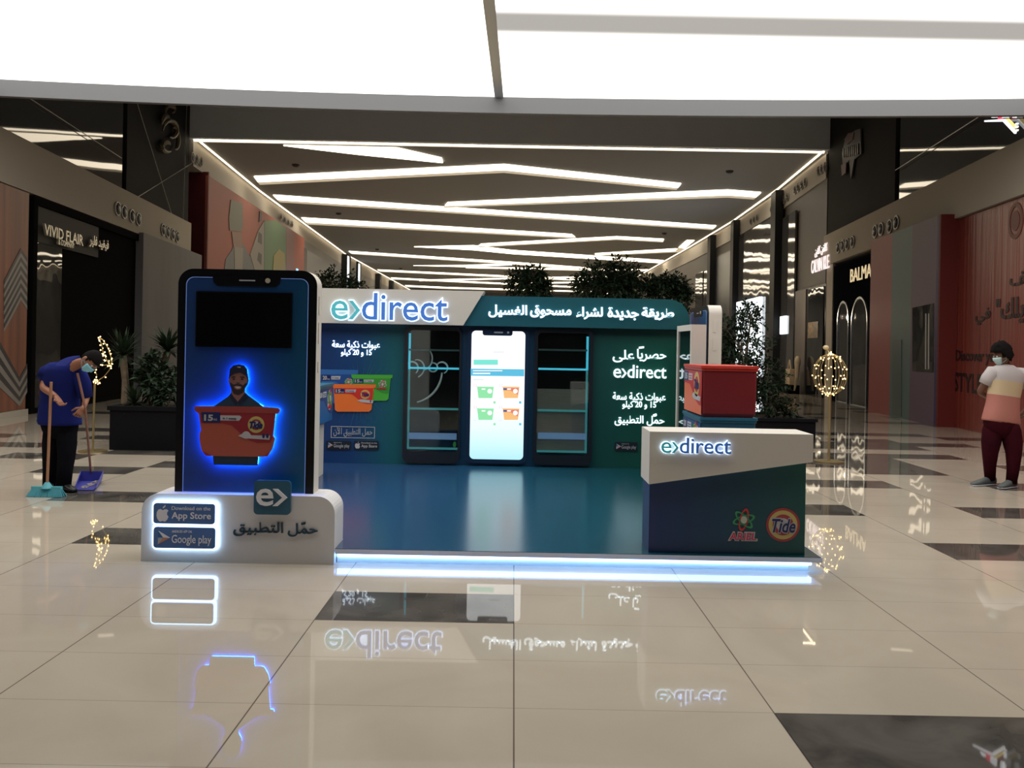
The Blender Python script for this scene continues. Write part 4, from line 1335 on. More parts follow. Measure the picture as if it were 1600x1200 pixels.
RB = on(RW, .03)
aB = floor_hit(RB, 1492)            # where the near red hoarding starts
corner = RB.p(aB, 0)
u1467 = uvp(1467, 600)[0] / FOC
dA = (corner.x - u1467 * corner.y) / 1.0
RA = on(RW, dA + .03)
m_film = mat('red_film', lin(128, 54, 45), .35)
n, l, bs = nodes(m_film)
g = n.new('ShaderNodeNewGeometry'); mp = n.new('ShaderNodeMapping'); mp.inputs['Scale'].default_value = (.4, 3.2, .10)
l.new(g.outputs['Position'], mp.inputs[0]); t = n.new('ShaderNodeTexNoise'); t.inputs['Scale'].default_value = 2.2; t.inputs['Detail'].default_value = 2
l.new(mp.outputs[0], t.inputs['Vector']); bp = n.new('ShaderNodeBump'); bp.inputs['Strength'].default_value = .3; bp.inputs['Distance'].default_value = .12
l.new(t.outputs[0], bp.inputs['Height']); l.new(bp.outputs[0], bs.inputs['Normal'])
hB = empty('red_hoarding', tuple(RB.p(aB + 3, 0)), 'large red film-covered hoarding with dark English and Arabic lettering, right edge', 'hoarding')
q = MB(); q.prism(RB, [(aB, 0), (aB + 12, 0), (aB + 12, fr_b - .02), (aB, fr_b - .02)], -.1, 0); q.build('film', m_film, hB)
M_INK = mat('hoarding_ink', lin(40, 18, 20), .5)
q = MB()


def wtext(q, fr, s, xl, xr, yt, yb, xref, bold=.02, d=.012, m=None):
    a0 = fr.at(xl, 500)[0]; a1_ = fr.at(xr, 500)[0]
    tt = fr.at(xref, yt)[1]; bb = fr.at(xref, yb)[1]
    q.text(fr, s, (a0, a1_, bb, tt), 0.0, d, bold, m=m)


wtext(q, RB, 'Discover your', 1495, 1568, 547, 569, 1497)
q.build('hoarding_lettering', M_INK, hB); q = MB()
wtext(q, RB, 'STYLE', 1493, 1537, 582, 612, 1497)
q.build('hoarding_lettering', M_INK, hB); q = MB()
wtext(q, RB, ar('في'), 1524, 1548, 482, 508, 1530, .03)
q.build('hoarding_lettering', M_INK, hB); q = MB()
wtext(q, RB, ar('ستايلك"'), 1556, 1640, 466, 506, 1570, .03)
q.build('hoarding_lettering', M_INK, hB); q = MB()
wtext(q, RB, ar('اكتشف'), 1577, 1650, 424, 448, 1578, .03)
q.build('hoarding_lettering', M_INK, hB)
c = RB.at(1587, 345)
q = MB(); q.ring(RB, circ(c[0], c[1], .30, .36), circ(c[0], c[1], .22, .27), 0, .01); q.prism(RB, circ(c[0], c[1], .17, .2), 0, .01)
q.build('round_mark', mat('round_mark_ink', lin(100, 52, 42), .5), hB)
# striped hoarding standing further out, with its red end face
hA = empty('striped_hoarding', tuple(RA.p(floor_hit(RA, 1420), 0)), 'hoarding in faded pink, teal and purple upright stripes with a red end face', 'hoarding')
aC = (corner - RA.o).dot(RA.u)
at_ = RA.at(1462, 338)[1]
for (xa, xb, cl, nm) in ((1359, 1392, lin(150, 72, 68), 'pink_panel'), (1392, 1423, lin(84, 106, 104), 'teal_panel'), (1423, 1461.5, lin(96, 74, 92), 'purple_panel'), (1461.5, 1467, lin(44, 34, 84), 'navy_edge')):
    b0_, b1_ = RA.at(xa, 500)[0], RA.at(xb, 500)[0]
    q = MB(); q.prism(RA, [(b0_, 0), (b1_, 0), (b1_, at_), (b0_, at_)], -.08, 0)
    q.build(nm, mat(nm + '_film', cl, .5, spec=.25), hA)
q = MB()
e0 = RA.p(aC, 0); e1 = RB.p(aB, 0)
q.add([e0, e1, e1 + Vector((0, 0, at_)), e0 + Vector((0, 0, at_)), e0 + Vector((0, .08, 0)), e1 + Vector((0, .08, 0)), e1 + Vector((0, .08, at_)), e0 + Vector((0, .08, at_))],
      [(0, 1, 2, 3), (5, 4, 7, 6), (0, 4, 5, 1), (3, 2, 6, 7), (0, 3, 7, 4), (1, 5, 6, 2)])
q.build('end_face', mat('end_face_red', lin(100, 36, 32), .5, spec=.2), hA)
q = MB(); panel_px(q, RA, [(1426, 481), (1459, 474), (1459, 582), (1426, 580)], 0, .01)
lab(q.build('dark_window', M_SHOPGLASS, hA), 'dark glazed area')
q = MB()
for x_ in (1447, 1451.5):
    panel_px(q, RA, [(x_, 490), (x_ + 1.3, 490), (x_ + .8, 577), (x_ - .5, 577)], .01, .02)
q.build('pale_line', mat('pale_line', (.4, .36, .32, 1), .5), hA)
q = MB(); panel_px(q, RA, [(1395, 530), (1409, 531), (1409, 651), (1395, 648)], 0, .012); q.build('door_panel', mat('door_teal', lin(44, 68, 66), .4), hA)
# black shop with arches
sB = empty('arched_shopfront', tuple(RW.p(floor_hit(RW, 1330), 0)), 'black shopfront with two silver arches and gold lettering on the right', 'shopfront')
R0 = on(RW, .02)
s0, s1 = R0.at(1303, 500)[0], R0.at(1380, 500)[0]
q = MB(); q.prism(R0, [(s0, 0), (s1, 0), (s1, fr_b - .12), (s0, fr_b - .12)], -.02, .03); q.build('black_facade', mat('black_facade', (.007, .008, .011, 1), .9, spec=.0), sB)
for (xa, xb, yt) in ((1311, 1329, 472), (1333, 1359, 466)):
    a_, b_ = R0.at(xa, 520)[0], R0.at(xb, 520)[0]
    tp_ = R0.at(xa, yt)[1]; r_ = (b_ - a_) / 2
    def arch(rad, base):
        c_ = (a_ + b_) / 2
        return [(c_ - rad, base), (c_ + rad, base)] + [(c_ + rad * math.cos(PI * k / 14), tp_ - r_ * 1.0 + rad * 1.0 * math.sin(PI * k / 14)) for k in range(15)]
    q = MB(); q.ring(R0, arch(r_, 0), arch(r_ - .07, .02), .03, .08); fr_o = q.build('arch_frame', mat('silver_trim', (.4, .42, .44, 1), .25, .8), sB)
    q = MB(); q.prism(R0, arch(r_ - .07, .02), .03, .045); q.build('arch_glass', M_SHOPGLASS, sB)
q = MB(); wtext(q, on(RW, .05), 'BALMAIN', 1328, 1372, 421, 441, 1330, .0, .02)
q.build('sign_lettering', mat('gold_lit_letters', (.7, .55, .3, 1), .4, emit=(1, .78, .45, 1), power=.55), sB)
q = MB(); q.prism(R0, [(R0.at(1293, 500)[0], 0), (s0 - .02, 0), (s0 - .02, fr_b), (R0.at(1293, 500)[0], fr_b)], -.02, .06); struct(q.build('trim_6', M_BEIGE))
# relief emblem on the dark upper panel
RE = on(RW, .02)
eb = empty('shield_emblem', tuple(RE.p(*RE.at(1333, 245))), 'dull relief shield emblem high on the dark right wall panel', 'emblem')
q = MB(); panel_px(q, RE, [(1322, 221), (1327, 214), (1333, 207), (1340, 203), (1347, 201), (1348, 240), (1337, 249), (1332, 280), (1329, 250), (1325, 256), (1320, 272), (1318, 240)], 0, .05)
q.build('plate', mat('emblem_grey', (.055, .05, .045, 1), .5), eb)
q = MB(); panel_px(q, RE, [(1318, 258), (1326, 254), (1325, 270), (1319, 275)], .05, .08); panel_px(q, RE, [(1323, 218), (1329, 208), (1338, 207), (1336, 218), (1327, 226)], .05, .08)
q.build('red_detail', mat('emblem_red', (.11, .045, .045, 1), .5), eb)
q = MB()
for k in range(8):
    x_ = 1321 + k * 3.2
    panel_px(q, RE, [(x_, 232 - k), (x_ + 1.4, 231 - k), (x_ + 1.4, 246 - k * .6), (x_, 246 - k * .6)], .05, .09)
q.build('rib', mat('emblem_rib', (.09, .085, .075, 1), .4), eb)
# LED sign, upper right
RS = on(RW, .05)
ls = empty('led_sign', tuple(RS.p(*RS.at(1570, 195))), 'white, red and yellow lit sign strokes at the top right corner', 'sign')
q = MB()
panel_px(q, RS, [(1541, 188), (1571, 186), (1589, 205), (1588, 209), (1570, 190), (1541, 190.5)], 0, .04, 0)
panel_px(q, RS, [(1552, 183), (1555.5, 180.5), (1555.5, 183.7), (1552, 183.9)], 0, .04, 0); panel_px(q, RS, [(1556, 179), (1559.5, 179), (1559.5, 183.7), (1556, 183.7)], 0, .04, 0)
panel_px(q, RS, [(1562, 175.5), (1566.8, 175), (1567.5, 185.5), (1562, 185.8)], 0, .04, 1)
panel_px(q, RS, [(1569, 175.5), (1576.5, 172.5), (1577, 184), (1569, 184)], 0, .04, 0)
panel_px(q, RS, [(1585, 172.6), (1589, 172.6), (1589, 184), (1585, 184)], 0, .04, 0)
panel_px(q, RS, [(1574, 185.6), (1577.5, 185.6), (1588.5, 197), (1588.5, 200.5)], 0, .04, 2)
for y_ in (175, 180, 193.5, 198, 203.5):
    c = RS.at(1590.6, y_); q.prism(RS, circ(c[0], c[1], .035, .02, 8), 0, .04, 0)
q.build('lit_strokes', [mat('sign_white', (1, 1, 1, 1), .4, emit=(.95, .97, 1, 1), power=1.4), mat('sign_red', (1, .1, .2, 1), .4, emit=(1, .06, .12, 1), power=1), mat('sign_yellow', (1, .8, .3, 1), .4, emit=(1, .75, .25, 1), power=1.1)], ls)


# ---------------------------------------------------------------- eyeball spotlights
def make_spot():
    t = empty('spotlight', (0, 0, 0), 'x', 'spotlight')
    q = MB()
    o_ = circ(0, 0, .19, .17, n=18); i_ = circ(0, 0, .155, .14, n=18)
    q.ring(Fr((0, 0, 0)), o_, i_, -.02, .02); q.build('trim_ring', mat('spot_ring', (.28, .26, .23, 1), .4), t)
    q = MB(); q.ball((0, 0, -.02), (.13, .06, .12), 12, 8); q.build('lamp_head', mat('spot_black', (.02, .018, .018, 1), .35), t)
    return t


sp0 = make_spot(); first = [True]


def put_spot(fr, px, py, label, group, s=1.0):
    a, b = fr.at(px, py)
    p = fr.p(a, b, .02)
    rz = math.atan2(fr.u.y, fr.u.x)
    if first[0]:
        first[0] = False
        o = sp0; o.location = p; o.rotation_euler = (0, 0, rz); o['label'] = label; o['group'] = group
    else:
        o = copy_thing(sp0, p, rz, label, group)
    o.scale = (s, s, s)


LF, RF = on(LW, .12), on(RW, .12)
ordn = ['first', 'second', 'third', 'fourth', 'fifth']
for i, c in enumerate([(182.5, 326), (192.5, 331), (205, 337.5), (215, 342.5)]):
    put_spot(LF, *c, f'{ordn[i]} from the left of the nearer four spotlights on the left fascia', 'spotlights on the left fascia', 1.15)
for i, c in enumerate([(253.8, 358.8), (261, 362.5), (268.8, 366), (275.8, 369.5)]):
    put_spot(LF, *c, f'{ordn[i]} from the left of the farther four spotlights on the left fascia', 'spotlights on the left fascia', 1.15)
for i, c in enumerate([(1368.7, 361.8), (1378, 358), (1391.6, 353.6), (1401.8, 347.7)]):
    put_spot(RF, *c, f'{ordn[i]} from the left of the nearer four spotlights on the right fascia', 'spotlights on the right fascia', 1.15)
for i, c in enumerate([(1310.8, 387), (1317.8, 384), (1324.8, 381.6), (1333, 378)]):
    put_spot(RF, *c, f'{ordn[i]} from the left of the farther four spotlights on the right fascia', 'spotlights on the right fascia', 1.15)


# ================================================================ HALL WALLS
def seg_frames(pts, side, off=.07):
    out = []
    for (xa, ya), (xb, yb) in zip(pts, pts[1:]):
        if side > 0:
            out.append(on(Fr((xa, ya, 0), (xa - xb, ya - yb, 0)), off))
        else:
            out.append(on(Fr((xa, ya, 0), (xb - xa, yb - ya, 0)), off))
    return out


HR = seg_frames(RH, 1); HL_ = seg_frames(LH, -1)
LAMP_G = 'small spotlights along the hall walls'
for fr, cs, nm in ((HL_[0], [(300, 246), (306, 249), (313, 253)], 'at the left hall corner'),
                   (HL_[1], [(438, 339), (444, 343), (450, 347), (456, 350)], 'midway along the left hall band'),
                   (HR[0], [(1280, 267), (1285, 264), (1290, 261)], 'at the right hall corner'),
                   (HR[0], [(1243, 297), (1248, 293), (1254, 289), (1259, 285)], 'in the right hall foursome'),
                   (HR[0], [(1226, 312), (1231, 308)], 'right of the tallest pilaster'),
                   (HR[1], [(1206, 327), (1211, 323)], 'left of the tallest pilaster'),
                   (HR[1], [(1174, 346), (1179, 343), (1184, 340)], 'in the right hall threesome')):
    for i, c in enumerate(cs):
        put_spot(fr, *c, f'{ordn[i]} from the left of the small spotlights {nm}', LAMP_G, 1.1)


def seg_box(fr, x0, x1, y_top, y_bot, d0, d1, m, nm, xref=None, parent=None):
    xref = xref or x0
    a_, b_ = fr.at(x0, 450)[0], fr.at(x1, 450)[0]
    zt = fr.at(xref, y_top)[1]
    zb = 0.0 if y_bot is None else fr.at(xref, y_bot)[1]
    q = MB(); q.prism(fr, [(a_, zb), (b_, zb), (b_, zt), (a_, zt)], d0, d1)
    return q.build(nm, m, parent)


M_PIL = mat('pilaster_dark', (.015, .016, .018, 1), .5, spec=.2)
M_HGLASS = wavy_glass('hall_mirror_glass', (.10, .10, .105, 1), .05, .04, .8, 1, metal=.25)
# right hall wall, from near to far
hs = empty('lit_sign_shopfront', tuple(HR[0].p(HR[0].at(1265, 500)[0], 0)), 'brown-grey shopfront under the white lit sign at the hall corner, right', 'shopfront')
seg_box(HR[0], 1243, 1292, 443, None, -.02, .03, M_BLACK, 'opening_frame', 1290, hs)
seg_box(HR[0], 1246, 1262, 452, None, .03, .07, noise_mat('brown_backdrop', (.10, .085, .075, 1), (.12, .10, .09, 1), 2, .4), 'display_backdrop', 1262, hs)
seg_box(HR[0], 1266, 1290, 447, None, .03, .07, M_SHOPGLASS, 'glass_pane', 1290, hs)
seg_box(HR[0], 1267, 1283, 503, 528, .07, .09, noise_mat('golden_shelf_goods', (.25, .17, .08, 1), (.03, .02, .015, 1), 6, .5), 'golden_display', 1275, hs)
q = MB()
f_ = on(HR[0], .1)
wtext(q, f_, 'CALVIN KLE.', 1267, 1295, 408, 428, 1268, .0, .03)
q.build('sign_lettering', mat('pinkwhite_letters', (1, .9, .9, 1), .4, emit=(1, .86, .86, 1), power=.8), hs); q = MB()
wtext(q, f_, ar('كالفن كلاين'), 1272, 1291, 387, 403, 1274, .0, .03)
q.build('sign_lettering', mat('pinkwhite_letters', (1, .9, .9, 1), .4, emit=(1, .86, .86, 1), power=.8), hs)
for (fr, x0, x1, yt, lb) in ((HR[0], 1214.5, 1222, 299, 'tall dark pilaster nearest on the right hall wall'), (HR[1], 1150, 1154.5, 345, 'tall dark pilaster, second along the right hall wall'),
                        (HR[2], 1113, 1117.5, 368, 'tall dark pilaster, third along the right hall wall')):
    tag(seg_box(fr, x0, x1, yt, None, 0, .35, M_PIL, 'pilaster', x1), lb, 'pilaster')
for (fr, x0, x1, yt, lb) in ((HR[0], 1222.5, 1243, 330, 'narrow tall mirror-like glass panel right of the nearest pilaster'), (HR[1], 1155, 1213, 336, 'broad mirror-like glass wall left of the nearest pilaster'),
                            (HR[2], 1101, 1112, 420, 'narrow glass panel left of the third pilaster'), (HR[2], 1088, 1099, 424, 'farthest narrow glass panel above the white box')):
    tag(seg_box(fr, x0, x1, yt, None, -.02, .06, M_HGLASS, 'glass_wall_panel', x1), lb, 'glass panel')
ds = seg_box(HR[2], 1118.5, 1149, 402, None, 0, .06, mat('dark_blue_opening', (.012, .016, .024, 1), .3), 'dark_shopfront', 1120)
tag(ds, 'dark blue-black shop opening between second and third pilasters', 'shopfront')
q = MB(); wtext(q, on(HR[2], .1), ar('ماركة'), 1136, 1147, 462, 474, 1137, .03, .04)
M_BOXLIGHT = mat('cool_light_box', (1, 1, 1, 1), .4, emit=(.86, .94, 1, 1), power=1.9)
tag(seg_box(HR[1], 1157, 1194, 468, 590, .07, .2, M_BOXLIGHT, 'light_box', 1175), 'large blazing white screen behind the leafy tree, right', 'light box')
tag(seg_box(HR[0], 1224, 1233.5, 494, 522, .07, .12, M_BOXLIGHT, 'light_box', 1228), 'small bright white screen on the narrow glass panel', 'light box')
# display figure with a pale bag
pz = HR[0].p(HR[0].at(1254, 560)[0], 0, .45)
mn = empty('bag_display', tuple(pz), 'pale bag and scarf on a dark display block in the shop window', 'display')
zB = lambda y: HR[0].at(1254, y)[1]
q = MB(); q.box(pz.x - .2, pz.x + .25, pz.y - .35, pz.y + .35, 0, zB(602)); q.build('display_block', M_MATTBLACK, mn)
q = MB(); q.box(pz.x - .12, pz.x + .16, pz.y - .26, pz.y + .26, zB(602) + .01, zB(577)); q.build('bag', mat('bag_cream', lin(190, 170, 140), .5), mn)
q = MB(); q.tube([(pz.x - .05, pz.y - .15 + .3 * k / 8, zB(577) + .35 * math.sin(PI * k / 8)) for k in range(9)], .025, 6); q.build('bag_handle', mat('bag_cream'), mn)
q = MB(); q.ball((pz.x + .1, pz.y - .5, zB(566)), (.12, .16, .25), 10, 8); q.tube([(pz.x + .1, pz.y - .55, zB(566)), (pz.x + .05, pz.y - .6, zB(590)), (pz.x, pz.y - .5, zB(610))], [.1, .08, .03], 8)
q.build('scarf', mat('scarf_cream', lin(170, 155, 130), .6), mn)

ld = bpy.data.lights.new('display_lamp', 'POINT'); ld.energy = 60; ld.color = (1, .82, .6); ld.shadow_soft_size = .1
lo = bpy.data.objects.new('display_lamp', ld); COL.objects.link(lo); lo.location = (pz.x - 1.0, pz.y - .9, 3.0); lo.parent = mn; lo.matrix_parent_inverse = WI[mn.name]
# left hall: dark red hoarding with a big mural, black framed poster, grey shopfront, lit pilasters
mr_ = empty('mural_hoarding', (-12.0, 36, 0), 'tall hoarding with salmon, grey and green figure mural, dark red end', 'hoarding')
yM = 32.0
xa, xb = P(296, 300, yM).x, P(325, 300, yM).x
zM = P(325, 274, yM).z
q = MB(); q.box(xa - .05, xb, yM, yM + .1, 0, P(300, 268, yM).z); q.build('end_face', mat('mural_dark_red', lin(88, 36, 38), .5, spec=.2), mr_)
zend = P(475, 372, 48)
yE = (zM - EYE) * FOC / -uvp(475, 372)[1]
xE = uvp(475, 372)[0] / FOC * yE
MF = Fr((xb, yM, 0), (xE - xb, yE - yM, 0))
aE = MF.at(475, 400)[0]
q = MB(); q.prism(MF, [(0, 0), (aE, 0), (aE, zM), (0, zM)], -.1, 0); q.build('mural_panel', mat('mural_salmon', lin(150, 86, 74), .5, spec=.2), mr_)
q = MB()
for pts, mi_ in (([(349, 430), (352, 405), (361, 392), (366, 380), (380, 382), (386, 395), (398, 410), (404, 440)], 0), ([(360, 312), (378, 318), (379, 352), (376, 362), (358, 360), (357, 340)], 1),
                 ([(361, 362), (377, 364), (377, 385), (372, 397), (364, 385)], 2), ([(365, 385), (379, 388), (377, 440), (366, 440)], 3),
                 ([(402, 440), (390, 398), (402, 362), (412, 345), (417, 440)], 3), ([(405, 330), (408, 332), (408, 345), (404, 347)], 4), ([(403, 362), (408, 366), (408, 382), (402, 378)], 4),
                 ([(403, 394), (408, 398), (407, 414), (401, 406)], 4), ([(412, 345), (430, 344), (446, 356), (446, 440), (412, 440)], 5),
                 ([(446, 357), (458, 364), (458, 440), (446, 440)], 6), ([(424, 440), (426, 400), (434, 389), (443, 396), (446, 440)], 7), ([(408, 440), (410, 380), (424, 375), (428, 440)], 1)):
    panel_px(q, MF, pts, .0, .02 + .004 * mi_ + (.012 if mi_ in (7,) else 0), mi_)
q.build('mural_print', [mat('mural_grey', lin(83, 86, 89), .5), mat('mural_moss', lin(89, 89, 76), .5), mat('mural_tan', lin(120, 89, 76), .5), mat('mural_pale', lin(120, 112, 104), .5),
                        mat('mural_dark', lin(40, 30, 28), .5), mat('mural_green', lin(67, 102, 64), .5), mat('mural_mauve', lin(120, 73, 73), .5), mat('mural_yellow', lin(128, 118, 59), .5)], mr_)
bx = seg_box(HL_[1], 466, 476, 385, None, -.9, .1, mat('brown_frame', (.09, .07, .06, 1), .5), 'poster_frame', 470)
tag(bx, 'dark framed tall poster just past the mural hoarding', 'poster')
q = MB(); wtext(q, on(HL_[1], .9), 'lul', 461, 472, 421, 428, 466, .05, .05)
tag(q.build('blue_lit_sign', mat('blue_lit', (.3, .6, 1, 1), .4, emit=(.25, .6, 1, 1), power=1.3)), 'small blue-white lit sign just above the big phone', 'sign')
tag(seg_box(HL_[1], 478, 531, 391, None, -.05, .03, mat('grey_shutter', (.14, .14, .15, 1), .4), 'grey_shopfront', 480), 'grey closed shopfront past the mural, above the kiosk header', 'shopfront')
for (fr, x0, x1, yt, lit, lb) in ((HL_[1], 534, 540, 396, 1, 'pilaster with a bright white edge light, nearer one on the left hall wall'), (HL_[1], 552, 557, 408, 1, 'pilaster with a bright white edge light, farther one on the left hall wall'),
                             (HL_[2], 587, 589.5, 427, 0, 'slim dark pilaster far along the left hall wall'), (HL_[2], 608, 610, 438, 0, 'slimmest dark pilaster at the far end, left')):
    po = tag(seg_box(fr, x0, x1, yt, None, -.05, .4, M_PIL, 'pilaster', x0), lb, 'pilaster')
    if lit:
        e_ = seg_box(fr, x0, x0 + 2, yt + 3, None, .4, .46, mat('edge_white_light', (1, 1, 1, 1), .4, emit=(.85, .92, 1, 1), power=1.3), 'edge_light', x0)
        e_.parent = po


# ================================================================ PLANTS
def leaf(q, p, d, L_, wd, m=None):
    d = d.normalized()
    s = d.cross(Vector((0, 0, 1)))
    if s.length < .1:
        s = Vector((1, 0, 0))
    s = (s.normalized() + Vector((random.uniform(-.4, .4), random.uniform(-.4, .4), random.uniform(-.5, .5)))).normalized()
    mid = p + d * L_ * .5 + Vector((0, 0, -.02 * L_))
    tip = p + d * L_ + Vector((0, 0, -.25 * L_))
    nrm = d.cross(s) * .12 * wd
    q.add([p, mid + s * wd, tip, mid - s * wd, mid + nrm], [(0, 4, 1), (1, 4, 2), (2, 4, 3), (3, 4, 0)], m)


def tree(name, base, crowns, label, n_leaf, trunk_r, L_=.11, group=None, cat='tree'):
    t = empty(name, tuple(base), label, cat, group)
    q = MB()
    b = Vector(base)
    tops = []
    for (c, r) in crowns:
        c = Vector(c)
        m1 = b.lerp(c, .5) + Vector((random.uniform(-.06, .06), random.uniform(-.06, .06), 0))
        q.tube([b, m1, c + Vector((0, 0, -r[2] * .3)), c + Vector((0, 0, r[2] * .5))], [trunk_r, trunk_r * .8, trunk_r * .5, trunk_r * .15], 7)
        for k in range(14):
            v = Vector((random.gauss(0, .5) * r[0], random.gauss(0, .5) * r[1], random.gauss(.1, .5) * r[2]))
            q.tube([c + Vector((0, 0, -r[2] * .3)), c + v * .6, c + v * 1.25], [trunk_r * .25, trunk_r * .16, trunk_r * .05], 4)
    q.build('trunk', M_BARK, t)
    q = MB()
    tot = sum(r[0] * r[2] for c, r in crowns)
    for (c, r) in crowns:
        c = Vector(c)
        nb = int(n_leaf * r[0] * r[2] / tot / 9)
        for k in range(nb):
            a = random.uniform(0, 2 * PI); z = random.uniform(-1, 1); rad = random.random() ** .45
            h = math.sqrt(max(0, 1 - z * z))
            o_ = Vector((r[0] * rad * h * math.cos(a), r[1] * rad * h * math.sin(a), r[2] * rad * z))
            o_ *= 1 + .22 * noise.noise(o_ * 3 + c)
            dirb = (o_ + Vector((0, 0, .3 * r[2]))).normalized()
            for j in range(9):
                pp = c + o_ + dirb * (.05 * j) * (r[0] + r[2]) * .35 + Vector((random.gauss(0, .03), random.gauss(0, .03), random.gauss(0, .03)))
                dd = (dirb + Vector((random.gauss(0, .8), random.gauss(0, .8), random.gauss(0, .6)))).normalized()
                leaf(q, pp, dd, L_ * random.uniform(.7, 1.3), L_ * .2)
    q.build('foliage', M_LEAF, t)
    return t


def yucca(base, top, r, label, nb=70, blade=None, droop=.5):
    t = empty('palm_plant', tuple(base), label, 'palm')
    q = MB()
    b, tp = Vector(base), Vector(top)
    if (tp - b).length > .3:
        q.tube([b, b.lerp(tp, .5) + Vector((.02, 0, 0)), tp], [.07, .055, .06], 8)
        q.build('trunk', M_BARK, t)
    q = MB()
    for k in range(nb):
        a = random.uniform(0, 2 * PI); el = random.uniform(-.35, 1.35)
        d = Vector((math.cos(a) * math.cos(el), math.sin(a) * math.cos(el), math.sin(el)))
        L_ = r * random.uniform(.75, 1.1)
        s = d.cross(Vector((0, 0, 1))).normalized() * (blade or .018)
        p0 = tp; p1 = tp + d * L_ * .55; p2 = tp + d * L_ + Vector((0, 0, -droop * .25 * L_))
        q.add([p0 - s * .5, p0 + s * .5, p1 + s, p2, p1 - s], [(0, 1, 2, 4), (4, 2, 3)])
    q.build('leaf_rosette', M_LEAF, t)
    return t


M_PLANTER = mat('black_stone_planter', (.006, .006, .008, 1), .5, spec=.12)
M_SOIL = noise_mat('soil', (.02, .015, .01, 1), (.035, .028, .02, 1), 20, .9)


def planter(x0, x1, y0, y1, h, label):
    t = empty('planter', ((x0 + x1) / 2, (y0 + y1) / 2, 0), label, 'planter')
    q = MB(); q.prism(FC, rr(x0, x1, y0, y1, .01, 2), 0, h - .03); q.build('box', M_PLANTER, t)
    q = MB(); q.ring(FC, rr(x0 - .03, x1 + .03, y0 - .03, y1 + .03, .01, 2), rr(x0 + .12, x1 - .12, y0 + .12, y1 - .12, .01, 2), h - .03, h + .03); q.build('rim', M_PLANTER, t)
    q = MB(); q.prism(FC, rr(x0 + .12, x1 - .12, y0 + .12, y1 - .12, .01, 2), h - .03, h - .005); q.build('soil', M_SOIL, t)


hl = P(200, 638, 12.7).z
planter(-6.0, -3.5, 12.7, 14.6, hl, 'black rectangular planter with palms, left of the big phone')
b0 = P(196, 630, 13.4); b0.z = hl - .005
yucca(b0, P(192, 556, 13.4), .52, 'tallest palm with a pale upright trunk in the left planter', 110)
b0 = P(236, 630, 13.6); b0.z = hl - .005
yucca(b0, P(262, 548, 13.6), .46, 'dark spiky palm against the pale hoarding, next to the big phone', 100, .026)
b0 = P(210, 632, 13.0); b0.z = hl - .005
yucca(b0, b0 + Vector((0, 0, .06)), .36, 'low spiky plant at the foot of the tall palm', 60)
b0 = P(240, 634, 13.2); b0.z = hl - .005
tree('shrub', b0, [(P(243, 590, 13.3), (.26, .26, .28))], 'dark leafy shrub between the two palms', 700, .02, .16, cat='shrub')
b0 = P(262, 634, 13.0); b0.z = hl - .005
tree('shrub', b0, [(P(264, 612, 13.1), (.22, .25, .2))], 'low leafy shrub beside the big phone in the left planter', 400, .015, .12, cat='shrub')

hr_ = P(1270, 657, 15.75).z
xr_ = P(1275, 660, 15.75).x
planter(2.9, xr_, 15.75, 17.3, hr_, 'black planter at the right behind the kiosk')
b0 = P(1150, 640, 16.4); b0.z = hr_ - .005
tree('indoor_tree', b0, [(P(1150, 600, 16.3), (.62, .5, .7)), (P(1158, 535, 16.3), (.5, .5, .6)), (P(1172, 500, 16.2), (.26, .3, .34)), (P(1125, 560, 16.5), (.4, .4, .5)), (P(1195, 590, 16.6), (.34, .4, .4)), (P(1112, 610, 16.2), (.3, .3, .4))],
     'big leafy tree in front of the bright screen at right', 5200, .035, .12)
b0 = P(1205, 645, 16.2); b0.z = hr_ - .005
tree('shrub', b0, [(P(1205, 625, 16.2), (.3, .3, .28)), (P(1225, 640, 16.3), (.25, .3, .2))], 'low shrub at the right end of the right planter', 900, .02, .11, cat='shrub')
planter(-1.2, 3.0 - .3, 17.6, 19.2, .75, 'black planter behind the kiosk wall under the tree tops')
for (bx_, crowns, lb, nl) in (
        (823, [((823, 447), (.42, .4, .30)), ((812, 436), (.26, .3, .22)), ((838, 433), (.26, .3, .24)), ((846, 450), (.24, .3, .18))], 'leafy tree top above the middle of the kiosk header', 2300),
        (950, [((938, 440), (.56, .5, .32)), ((965, 428), (.46, .4, .3)), ((915, 446), (.3, .3, .22)), ((985, 448), (.4, .4, .3)), ((957, 452), (.5, .4, .3))], 'widest leafy tree top above the Arabic header line', 4200),
        (1035, [((1035, 452), (.46, .4, .3)), ((1055, 455), (.36, .4, .3)), ((1020, 445), (.24, .3, .2)), ((1064, 474), (.26, .3, .3))], 'leafy tree top above the rounded header corner at right', 2600)):
    b0 = P(bx_, 600, 18.3); b0.z = .745 if b0.x < 2.6 else .0
    tree('indoor_tree', b0, [(P(c[0], c[1], 18.3), r) for c, r in crowns], lb, nl, .05, .13)
b0 = P(530, 600, 20); b0.z = 0
tree('indoor_tree', b0, [(P(530, 447, 20), (.55, .5, .30)), (P(515, 440, 20), (.25, .3, .24)), (P(552, 452, 20), (.3, .3, .2))], 'small tree top above the left end of the kiosk header', 1600, .05, .12)


# ================================================================ FAIRY-LIGHT STANDS
def bulbs(parent, pts):
    q = MB(); q.ball((0, 0, 0), .0095, 6, 4)
    me0 = None
    for p in pts:
        if me0 is None:
            o = q.build('bulb', M_BULB); me0 = o.data
        else:
            o = bpy.data.objects.new('bulb', me0); COL.objects.link(o)
        o.parent = parent; o.location = p - parent.location


def walk(pts, step):
    out = []
    acc = 0
    for a, b in zip(pts, pts[1:]):
        L_ = (b - a).length
        while acc < L_:
            out.append(a.lerp(b, acc / L_) + Vector((random.gauss(0, .012), random.gauss(0, .012), random.gauss(0, .012))))
            acc += step
        acc -= L_
    return out


